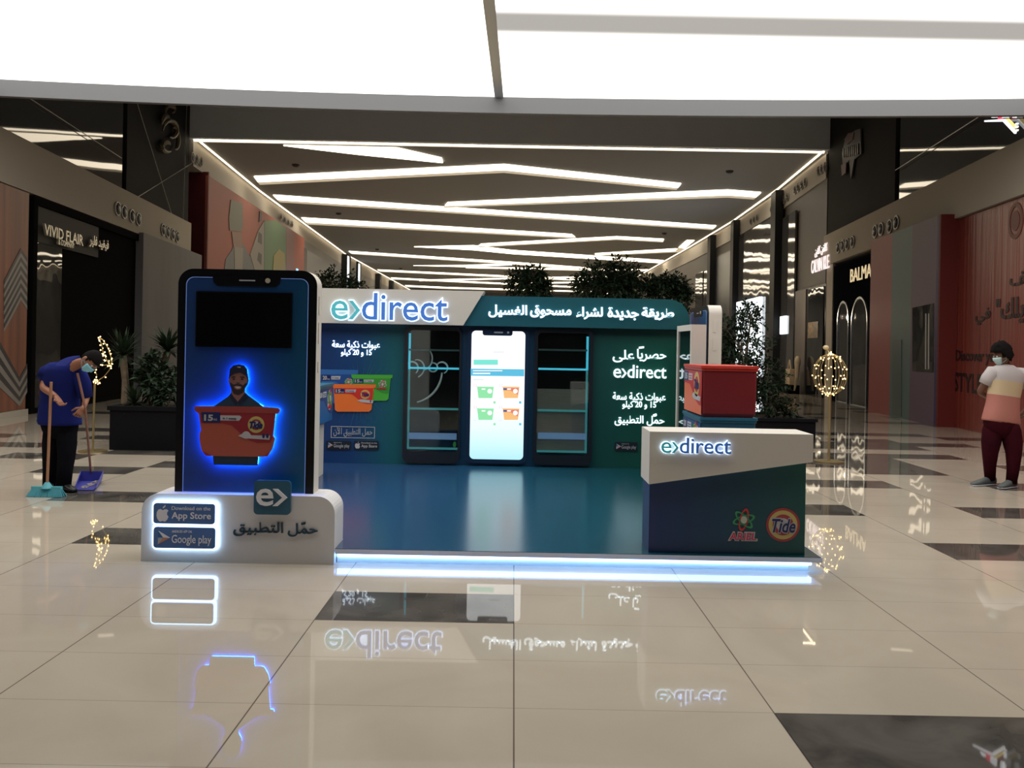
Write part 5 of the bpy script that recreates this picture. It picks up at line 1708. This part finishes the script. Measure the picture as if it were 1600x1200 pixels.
p0 = PZ(145, 706)
Ym = p0.y
ms = empty('crescent_light', tuple(p0), 'gold stand with a crescent of fairy lights behind the sweeping man', 'light stand')
tp = P(147, 596, Ym)
q = MB(); q.tube([p0 + Vector((0, 0, .02)), Vector((p0.x + .01, Ym, tp.z))], .016, 8); q.build('pole', M_GOLD, ms)
q = MB(); q.tube([p0, p0 + Vector((0, 0, .02))], .2, 24); q.build('base', M_GOLD, ms)
outer_ = [P(x, y, Ym) for x, y in ((153, 529), (160, 530), (168, 542), (173, 555), (175, 566), (171, 578), (163, 588), (153, 595), (146, 596))]
inner_ = [P(x, y, Ym) for x, y in ((155, 529), (159, 540), (161, 550), (159, 560), (155, 569), (148, 576), (151, 586), (150, 594), (146, 597))]
q = MB(); q.tube(outer_, .006, 5); q.tube(inner_, .006, 5)
q.tube([P(160, 550, Ym), P(172, 572, Ym)], .004, 5); q.tube([P(154, 571, Ym), P(173, 570, Ym)], .004, 5)
q.build('wire_frame', M_GOLD, ms)
bl = walk(outer_[:6], .045) + walk(inner_, .05) + walk([P(160, 548, Ym), P(163, 556, Ym), P(170, 566, Ym), P(172, 572, Ym)], .035) + walk([P(150, 593, Ym), P(155, 600, Ym), P(147, 597, Ym)], .02) + walk([P(154, 571, Ym), P(172, 571, Ym)], .07)
bl += walk(outer_[6:], .14) + [P(160, 556, Ym) + Vector((random.gauss(0, .02), 0, random.gauss(0, .05))) for _ in range(8)]
bulbs(ms, bl[:98])

p0 = PZ(1295, 722)
Ys = p0.y
gs = empty('globe_light', tuple(p0), 'gold stand with a globe of fairy lights at the right', 'light stand')
c_ = P(1297, 585, Ys); rx_ = 25.5 / FOC * Ys; rz_ = 32 / FOC * Ys
q = MB(); q.tube([p0 + Vector((0, 0, .02)), Vector((c_.x, Ys, c_.z - rz_))], .02, 8); q.build('pole', M_GOLD, gs)
q = MB(); q.tube([p0, p0 + Vector((0, 0, .02))], .22, 24); q.build('base', M_GOLD, gs)
q = MB(); bb = []
for k in range(7):
    a = PI * k / 7 + .2
    ring_ = [c_ + Vector((rx_ * math.sin(t) * math.cos(a), rx_ * math.sin(t) * math.sin(a), rz_ * math.cos(t))) for t in [2 * PI * j / 28 for j in range(29)]]
    q.tube(ring_, .005, 4, cap=False)
    bb += walk(ring_, .155)
q.build('wire_frame', M_GOLD, gs)
q = MB(); fp = P(1290.5, 543, Ys); q.ball(tuple(fp), (.045, .045, .035), 10, 6); q.tube([c_ + Vector((0, 0, rz_ - .01)), fp], .006, 5); q.build('finial', mat('finial_cream', lin(210, 190, 150), .5), gs)
bulbs(gs, bb[:98])


# ================================================================ PEOPLE
def skin_geo(nd, edges, root, sub=2):
    me = bpy.data.meshes.new('s')
    keys = list(nd)
    me.from_pydata([tuple(nd[k][0]) for k in keys], [(keys.index(a), keys.index(b)) for a, b in edges], [])
    ob = bpy.data.objects.new('s', me); COL.objects.link(ob)
    ob.modifiers.new('k', 'SKIN')
    for i, k in enumerate(keys):
        r = nd[k][1]
        me.skin_vertices[0].data[i].radius = (r, r) if not isinstance(r, tuple) else r
        me.skin_vertices[0].data[i].use_root = (k == root)
    sm = ob.modifiers.new('b', 'SUBSURF'); sm.levels = sub; sm.render_levels = sub
    dg = bpy.context.evaluated_depsgraph_get()
    m2 = bpy.data.meshes.new_from_object(ob.evaluated_get(dg))
    out = ([v.co.copy() for v in m2.vertices], [list(p.vertices) for p in m2.polygons])
    bpy.data.objects.remove(ob); bpy.data.meshes.remove(me); bpy.data.meshes.remove(m2)
    return out


def loft(q, rings, m=None, seg=20, ms=None):
    """rings: (centre, across, through, half width, half depth); squarish ellipses"""
    vs = []
    for c, a, d, w_, h_ in rings:
        a = Vector(a).normalized(); d = Vector(d).normalized()
        for k in range(seg):
            t = 2 * PI * k / seg
            cs, sn = math.cos(t), math.sin(t)
            e = .85
            x = math.copysign(abs(cs) ** e, cs); y = math.copysign(abs(sn) ** e, sn)
            vs.append(Vector(c) + a * x * w_ + d * y * h_)
    n_ = len(rings)
    for i in range(n_ - 1):
        q.add([], [], None)
    fs = []
    base = len(q.v)
    q.v += [tuple(v) for v in vs]
    for i in range(n_ - 1):
        for k in range(seg):
            q.f.append([base + i * seg + k, base + i * seg + (k + 1) % seg, base + (i + 1) * seg + (k + 1) % seg, base + (i + 1) * seg + k])
            q.mi.append(ms[i] if ms else (m or 0))
    q.f.append([base + k for k in range(seg)][::-1]); q.mi.append(ms[0] if ms else (m or 0))
    q.f.append([base + (n_ - 1) * seg + k for k in range(seg)]); q.mi.append(ms[-1] if ms else (m or 0))


def head_matrix(pos, face, up=(0, 0, 1)):
    f = Vector(face).normalized(); u = Vector(up)
    u = (u - f * u.dot(f)).normalized()
    y = -f
    x = y.cross(u)
    return Matrix.Translation(Vector(pos)) @ Matrix((x, y, u)).transposed().to_4x4()


def head_shape(v):
    """unit sphere point to head surface; face looks along -y"""
    x, y, z = v
    w_ = .078; d_ = .098; h_ = .118
    if z < 0:
        t = -z
        w_ *= 1 - .30 * t * t
        if y > 0:
            d_ *= 1 - .35 * t
        else:
            d_ *= 1 - .02 * t
    X, Y, Z = x * w_, y * d_, z * h_
    if y < -.3 and abs(x) < .25 and -.45 < z < .05:
        k = 1 - abs(x) / .25
        Y -= .020 * k * (1 - abs(z + .25) / .3 if abs(z + .25) < .3 else 0)      # nose
    if y < -.5 and .02 < z < .2:
        Y += .004
    if y < -.5 and -.62 < z < -.5 and abs(x) < .3:
        Y -= .004                                                              # lips
    return Vector((X, Y, Z))


def sphere_pts(seg=28, rings=20):
    vs = []
    for i in range(rings + 1):
        t = PI * i / rings
        for k in range(seg):
            a = 2 * PI * k / seg
            vs.append(Vector((math.sin(t) * math.sin(a), -math.sin(t) * math.cos(a), math.cos(t))))
    fs = [(i * seg + k, (i + 1) * seg + k, (i + 1) * seg + (k + 1) % seg, i * seg + (k + 1) % seg) for i in range(rings) for k in range(seg)]
    return vs, fs


SV, SFc = sphere_pts()


def add_head(q, M, m=0, m_eye=1, m_dark=2):
    q.add([M @ head_shape(v) for v in SV], SFc, m)
    for s in (-1, 1):
        q.ball(M @ Vector((s * .080, .010, -.005)), (.012, .022, .032), 8, 6, m, M.to_3x3().to_4x4())
        q.ball(M @ Vector((s * .031, -.084, .010)), .0125, 8, 6, m_eye)
        q.ball(M @ Vector((s * .031, -.0935, .010)), .006, 6, 4, m_dark)
        q.tube([M @ Vector((s * .016, -.098, .034)), M @ Vector((s * .032, -.099, .038)), M @ Vector((s * .050, -.087, .034))], .0042, 5, m_dark)


def hair_mesh(M, name, m, parent, front=.42, back=-.45, puff=1.09, rough=.05, seed=0):
    q = MB()
    vs = []
    for v in SV:
        p = head_shape(v) * puff
        if v.z > .1:
            p.z += .012 * (puff - 1) / .09
        p += Vector(v) * rough * .12 * noise.noise(v * 9 + Vector((seed, 0, 0)))
        vs.append(M @ p)
    fs = []
    for f in SFc:
        c = sum((SV[i] for i in f), Vector()) / 4
        ang = (c.y + 1) / 2                     # 0 front .. 1 back
        lim = front + (back - front) * min(1, max(0, ang * 1.35 - .25))
        if c.z > lim:
            fs.append(f)
    q.add(vs, fs)
    o = q.build(name, m, parent, True)
    sol = o.modifiers.new('thick', 'SOLIDIFY'); sol.thickness = .006
    return o


def mask_mesh(M, parent, m_=None):
    q = MB()
    vs = []
    for v in SV:
        p = head_shape(v)
        p *= 1.07
        p.y -= .008 if v.y < 0 else 0
        vs.append(M @ p)
    fs = [f for f in SFc if (lambda c: c.y < -.38 and -.90 < c.z < .02)(sum((SV[i] for i in f), Vector()) / 4)]
    q.add(vs, fs)
    for s in (-1, 1):
        for z in (-.025, -.075):
            q.tube([M @ Vector((s * .068, -.048, z)), M @ Vector((s * .086, -.01, (z - .01) / 2)), M @ Vector((s * .088, .022, -.01))], .002, 4)
    o = q.build('face_mask', m_ or M_MASK, parent, True)
    sol = o.modifiers.new('thick', 'SOLIDIFY'); sol.thickness = .003
    return o


def add_hand(q, wrist, fdir, palm_n, thumb_side, curl=.6, size=.185, m=0):
    f = Vector(fdir).normalized(); pn = Vector(palm_n); pn = (pn - f * pn.dot(f)).normalized()
    s = f.cross(pn).normalized() * thumb_side
    w0 = Vector(wrist)
    k = size / .185
    # palm as a short loft
    loft(q, [(w0 - f * .01, s, pn, .024 * k, .018 * k), (w0 + f * .03 * k, s, pn, .036 * k, .016 * k), (w0 + f * .075 * k, s, pn, .041 * k, .014 * k), (w0 + f * .095 * k, s, pn, .038 * k, .011 * k)], m, 12)
    for i, (off, L_) in enumerate(((.030, .072), (.010, .080), (-.011, .074), (-.031, .058))):
        b = w0 + f * .088 * k + s * off * k
        pts = [b]
        a = 0
        for j in range(3):
            a += curl * (.7 + .25 * j + .05 * i)
            d = f * math.cos(a) + pn * math.sin(a)
            pts.append(pts[-1] + d * L_ * k * (.42, .32, .26)[j])
        q.tube(pts, [.0095 * k, .0088 * k, .008 * k, .006 * k], 7, m)
        q.ball(tuple(pts[-1]), .006 * k, 6, 4, m)
    b = w0 + f * .03 * k + s * .03 * k
    a1 = (f * .6 + s * .75 + pn * .25).normalized(); a2 = (f * .85 + s * .2 + pn * .5 * (1 + curl)).normalized()
    q.tube([b, b + a1 * .035 * k, b + a1 * .035 * k + a2 * .03 * k, b + a1 * .035 * k + a2 * .055 * k], [.012 * k, .011 * k, .0095 * k, .007 * k], 7, m)


def shoe(q, ankle, toe, m_up=0, m_sole=1, Hh=.09, wd=.048):
    a, t = Vector(ankle), Vector(toe)
    d = (t - a); d.z = 0; L_ = d.length; d.normalize()
    s = Vector((-d.y, d.x, 0))
    z = .0
    heel = Vector((a.x, a.y, 0)) - d * .07
    prof = [(-.005, .035, .03, .055), (.0, .042, .06, .10), (.3, .043, .06, .105), (.5, .046, .05, .08), (.75, .050, .035, .055), (.93, .044, .026, .04), (1.0, .022, .018, .03)]
    tot = L_ + .07
    up = []; so = []
    for fr_, w_, h_, top in prof:
        c = heel + d * tot * fr_
        up.append((c + Vector((0, 0, .012 + (top) / 2)), s, Vector((0, 0, 1)), w_, top / 2))
        so.append((c + Vector((0, 0, .011)), s, Vector((0, 0, 1)), w_ + .006, .011))
    loft(q, up, m_up, 12); loft(q, so, m_sole, 12)


def person_legs(nd):
    return [('pel', 'hl'), ('hl', 'kl'), ('kl', 'al'), ('pel', 'hr'), ('hr', 'kr'), ('kr', 'ar')]


# ---- sweeping man on the left
YM = 9.2
p1 = empty('person', tuple(PZ(92, 763)), 'person in a blue tunic and black trousers bending over with broom and dustpan', 'person')
J = dict(pel=P(93, 660, YM + .05), hl=P(84, 668, YM + .06), kl=P(80, 712, YM + .04), al=P(78, 752, YM + .10), hr=P(104, 668, YM), kr=P(104, 712, YM - .04), ar=P(99, 752, YM),
         sp=P(93, 628, YM + .03), ch=P(97, 592, YM - .06), nk=P(119, 568, YM - .20), hd=P(141, 564, YM - .28),
         sl=P(78, 580, YM - .06), el=P(67, 606, YM - .16), wl=P(88, 620, YM - .36), sr=P(124, 582, YM - .12), er=P(136, 618, YM - .05), wr=P(131, 636, YM - .20))
nd = dict(pel=(J['pel'], .10), hl=(J['hl'], .07), kl=(J['kl'], .055), al=(J['al'], .038), hr=(J['hr'], .07), kr=(J['kr'], .055), ar=(J['ar'], .038), sp=(J['sp'], .12), ch=(J['ch'], .13), nk=(J['nk'], .055), hd=(J['hd'], .05),
          sl=(J['sl'], .055), el=(J['el'], .043), wl=(J['wl'], .028), sr=(J['sr'], .055), er=(J['er'], .040), wr=(J['wr'], .027))
ED = person_legs(nd) + [('pel', 'sp'), ('sp', 'ch'), ('ch', 'nk'), ('nk', 'hd'), ('ch', 'sl'), ('sl', 'el'), ('el', 'wl'), ('ch', 'sr'), ('sr', 'er'), ('er', 'wr')]
q = MB()
vs, fs = skin_geo(nd, ED, 'pel'); q.add(vs, fs, 0)
HM = head_matrix(J['hd'], (.52, -.34, -.78), (.8, 0, .5))
add_head(q, HM)
add_hand(q, J['wl'], (.62, -.25, -.75), (.5, -.2, .3), 1, .5)
add_hand(q, J['wr'], (-.35, -.45, -.8), (-.7, .6, -.1), -1, .9)
q.build('body', [M_SKIN, mat('eye_white', (.6, .6, .6, 1), .3), mat('dark_hair_brow', (.02, .015, .012, 1), .5)], p1, True)
hair_mesh(HM, 'hair', M_HAIR, p1, .35, -.5, 1.07)
mask_mesh(HM, p1)
M_TUNIC = noise_mat('blue_tunic', lin(30, 40, 112), lin(24, 32, 90), 3, .9, 3, .3, spec=.1)
q = MB()
W1 = Vector((.93, -.30, 0)); D1 = Vector((.30, .93, 0))
loft(q, [(P(94, 663, YM + .03), W1, D1, .235, .17), (P(93, 658, YM + .03), W1, D1, .24, .175), (P(93, 640, YM + .02), W1, D1, .225, .165), (P(94, 622, YM), W1, D1, .21, .16), (P(96, 603, YM - .04), W1, D1, .22, .165),
         (P(97, 590, YM - .06), W1, D1, .23, .165), (P(98, 579, YM - .08), W1, D1, .225, .15), (P(101, 571, YM - .11), W1, D1, .195, .125), (P(105, 565.5, YM - .14), (.9, -.25, .15), (.2, .75, .6), .145, .10), (P(112, 563.5, YM - .17), (.8, -.2, .4), (.2, .7, .5), .085, .07)], 0, 24)
q.tube([J['sl'] + Vector((.10, 0, .03)), J['sl'] + Vector((.03, 0, .01)), P(73.5, 583, YM - .08), P(69.5, 591, YM - .12)], [.075, .088, .088, .08], 14)
q.tube([J['sr'] + Vector((-.09, 0, .02)), J['sr'] + Vector((-.02, 0, .01)), P(130, 600, YM - .10), P(133.5, 620, YM - .07)], [.07, .085, .082, .075], 14)
q.build('tunic', M_TUNIC, p1, True)
q = MB()
loft(q, [(P(95, 728 - 44, YM + .02), W1, D1, .10, .10), (P(94, 674, YM + .02), W1, D1, .19, .135), (P(93, 662, YM + .02), W1, D1, .205, .15), (P(93, 652, YM + .02), W1, D1, .20, .145)], 0, 20)
q.tube([P(85, 662, YM + .05), P(84, 676, YM + .05), P(81.5, 694, YM + .05), J['kl'], P(79, 735, YM + .08), P(78, 759, YM + .10)], [.09, .105, .10, .088, .078, .074], 16)
q.tube([P(103, 662, YM), P(104, 676, YM - .01), P(104.5, 694, YM - .03), J['kr'], P(101.5, 735, YM - .01), P(99.5, 759, YM)], [.09, .105, .10, .088, .078, .074], 16)
q.build('trousers', noise_mat('black_trousers', (.004, .004, .006, 1), (.008, .008, .011, 1), 4, .95, spec=.04), p1, True)
M_BSHOE = mat('black_shoe', (.006, .006, .007, 1), .4)
for ak, to in ((J['al'], P(74, 766, YM - .08)), (J['ar'], P(117, 763, YM - .08))):
    q = MB(); shoe(q, ak, to, 0, 1); q.build('shoe', [M_BSHOE, M_MATTBLACK], p1, True)

# broom leaning against his forearm
hb_ = PZ(72, 775); hb_ = Vector((P(72, 770, 8.88).x, 8.88, 0))
br = empty('broom', tuple(hb_), 'teal bristle broom with a wooden stick in front of the sweeping man', 'broom')
q = MB(); q.tube([Vector((hb_.x + .01, 8.88, .12)), P(80, 597, 8.80)], .0145, 8); q.build('stick', mat('broom_wood', lin(168, 120, 88), .6), br)
bxl, bxr = P(47, 770, 8.88).x, P(97, 770, 8.88).x
q = MB()
q.box(bxl + .02, bxr - .005, 8.86, 8.90, .075, .105)
q.tube([Vector((hb_.x + .01, 8.88, .09)), Vector((hb_.x + .01, 8.88, .15))], [.06, .022], 10)
q.build('head', mat('broom_teal', lin(88, 172, 186), .5), br)
q = MB()
for k in range(34):
    for j in range(3):
        f_ = k / 33
        xt = bxl + .03 + (bxr - bxl - .045) * f_
        xb_ = bxl - .015 + (bxr - bxl + .035) * f_
        q.tube([(xt, 8.865 + .015 * j, .08), (xb_ + random.uniform(-.004, .004), 8.835 + .045 * j, .002)], [.006, .0075], 4)
q.build('bristles', mat('bristle_teal', lin(70, 150, 166), .7), br)
# dustpan
d0_ = PZ(135, 768)
dp = empty('dustpan', tuple(d0_), 'blue long-handled dustpan holding pale litter beside the man', 'dustpan')
yF, yBk = PZ(130, 767).y, PZ(140, 757).y + .12
xa_, xb_ = P(113, 767, yF).x, P(147, 767, yF).x
xc_, xd_ = P(123, 750, yBk).x, P(159, 750, yBk).x
q = MB()
def slab(q, pts, th):
    lo = [Vector(p) for p in pts]; nrm = (lo[1] - lo[0]).cross(lo[2] - lo[0]).normalized() * th
    k = len(lo)
    q.add(lo + [p + nrm for p in lo], [list(range(k))[::-1], list(range(k, 2 * k))] + [(i, (i + 1) % k, (i + 1) % k + k, i + k) for i in range(k)])
slab(q, [(xa_, yF, .004), (xb_, yF, .004), (xd_, yBk, .012), (xc_, yBk, .012)], .008)
slab(q, [(xc_, yBk, .01), (xd_, yBk, .01), (xd_ + .0, yBk + .02, .13), (xc_ + .01, yBk + .02, .13)], .008)
slab(q, [(xb_, yF, .004), (xb_ + .02, yF, .03), (xd_ + .01, yBk + .02, .13), (xd_, yBk, .01)], .008)
slab(q, [(xa_, yF, .004), (xc_, yBk, .01), (xc_ + .01, yBk + .02, .13), (xa_ + .01, yF + .02, .03)], .008)
q.build('pan', mat('dustpan_blue', lin(58, 62, 150), .4), dp)
q = MB()
for k in range(60):
    f_ = random.random(); g_ = random.random()
    c = Vector((xa_ + .05, yF + .06, .02)).lerp(Vector((xd_ - .03, yBk - .02, .03)), f_) + Vector((random.uniform(-.02, .06), 0, 0))
    q.ball(tuple(c), (random.uniform(.006, .016), random.uniform(.006, .016), .005), 5, 4)
lt = q.build('litter', mat('litter_pale', lin(170, 160, 150), .8)); tag(lt, 'pale dust and scraps lying in the blue dustpan', 'litter', None, 'stuff')
q = MB(); q.tube([Vector(((xc_ + xd_) / 2 - .0, yBk + .01, .12)), P(133, 636, YM - .26), P(121, 583, YM - .30)], .0125, 8); q.build('stick', mat('dustpan_stick', lin(140, 96, 80), .6), dp)

# ---- man at the right, seen from behind
YR = 10.72
p2 = empty('person', tuple(PZ(1558, 760)), 'person in a white, cream and salmon T-shirt walking away, wearing a mask', 'person')
J = dict(pel=P(1564, 657, YR), hl=P(1552, 666, YR + .02), kl=P(1547, 708, YR - .02), al=P(1547, 744, YR + .12), hr=P(1577, 667, YR - .02), kr=P(1584, 708, YR - .08), ar=P(1580, 750, YR - .06),
         sp=P(1566, 630, YR), ch=P(1572, 598, YR), nk=P(1573, 572, YR + .02), hd=P(1570, 562, YR + .0),
         sl=P(1551, 584, YR + .0), el=P(1530, 613, YR + .10), wl=P(1548, 622, YR + .30), sr=P(1598, 586, YR + .06), er=P(1609, 615, YR + .02), wr=P(1603, 640, YR + .12))
nd = dict(pel=(J['pel'], .10), hl=(J['hl'], .07), kl=(J['kl'], .06), al=(J['al'], .04), hr=(J['hr'], .07), kr=(J['kr'], .06), ar=(J['ar'], .04), sp=(J['sp'], .12), ch=(J['ch'], .13), nk=(J['nk'], .058), hd=(J['hd'], .05),
          sl=(J['sl'], .06), el=(J['el'], .045), wl=(J['wl'], .03), sr=(J['sr'], .06), er=(J['er'], .045), wr=(J['wr'], .03))
q = MB()
vs, fs = skin_geo(nd, ED, 'pel'); q.add(vs, fs, 0)
HM = head_matrix(P(1566, 557, YR - .01), (-.97, -.02, -.16))
add_head(q, HM)
add_hand(q, J['wl'], (.5, .8, .1), (0, 0, -1), 1, .6); add_hand(q, J['wr'], (-.3, .4, -.8), (-1, 0, 0), -1, .5)
q.build('body', [M_SKIN2, mat('eye_white'), mat('dark_hair_brow')], p2, True)
hair_mesh(HM, 'hair', M_HAIR, p2, .22, -.5, 1.30, .22, 3)
mask_mesh(HM, p2, mat('pale_mask', lin(178, 200, 200), .8))
W2 = Vector((.97, .16, 0)); D2 = Vector((-.16, .97, 0))
q = MB()
SH = [(660, 1564, .235, .155), (657, 1564, .235, .16), (645, 1565, .215, .155), (630, 1567, .20, .145), (619, 1568, .20, .14), (618.5, 1568, .20, .14), (608, 1570, .205, .14), (596, 1571, .215, .14),
      (595.5, 1571, .215, .14), (588, 1572, .225, .135), (580, 1573, .21, .12), (574, 1573, .15, .095), (570, 1573, .08, .07)]
loft(q, [(P(x, y, YR + .01), W2 + Vector((0, 0, -.12)), D2, w_, d_) for y, x, w_, d_ in SH], 0, 24, [2, 2, 2, 2, 2, 1, 1, 1, 0, 0, 0, 0])
q.tube([J['sl'] + Vector((.09, 0, .0)), J['sl'], P(1545, 592, YR + .03), P(1541, 600, YR + .05)], [.10, .105, .095, .09], 12, 0)
q.tube([J['sr'] + Vector((-.09, 0, .0)), J['sr'], P(1603, 597, YR + .06), P(1606, 606, YR + .05)], [.10, .105, .095, .09], 12, 0)
q.build('t_shirt', [mat('shirt_white', lin(182, 174, 174), .9, spec=.1), mat('shirt_cream', lin(198, 176, 144), .9, spec=.1), mat('shirt_salmon', lin(176, 116, 106), .9, spec=.1)], p2, True)
q = MB()
loft(q, [(P(1566, 684, YR), W2, D2, .10, .10), (P(1565, 673, YR), W2, D2, .20, .14), (P(1564, 661, YR), W2, D2, .215, .15), (P(1564, 650, YR), W2, D2, .20, .14)], 0, 20)
q.tube([P(1553, 660, YR + .02), P(1551, 674, YR + .01), P(1548.5, 692, YR), J['kl'], P(1546.5, 730, YR + .08), P(1547, 749, YR + .12)], [.10, .12, .112, .092, .072, .062], 16)
q.tube([P(1576, 660, YR - .02), P(1579, 674, YR - .03), P(1582.5, 692, YR - .06), J['kr'], P(1583, 733, YR - .07), P(1580, 755, YR - .06)], [.10, .12, .112, .092, .072, .062], 16)
q.build('trousers', noise_mat('maroon_trousers', lin(58, 16, 24), lin(44, 12, 20), 4, .95, spec=.05), p2, True)
for ak, to in ((J['al'], P(1518, 756, YR + .0)), (J['ar'], P(1562, 764, YR - .18))):
    q = MB(); shoe(q, ak, to, 0, 1, wd=.05); q.build('shoe', [mat('grey_trainer', lin(86, 92, 92), .6), M_PRINT_W], p2, True)
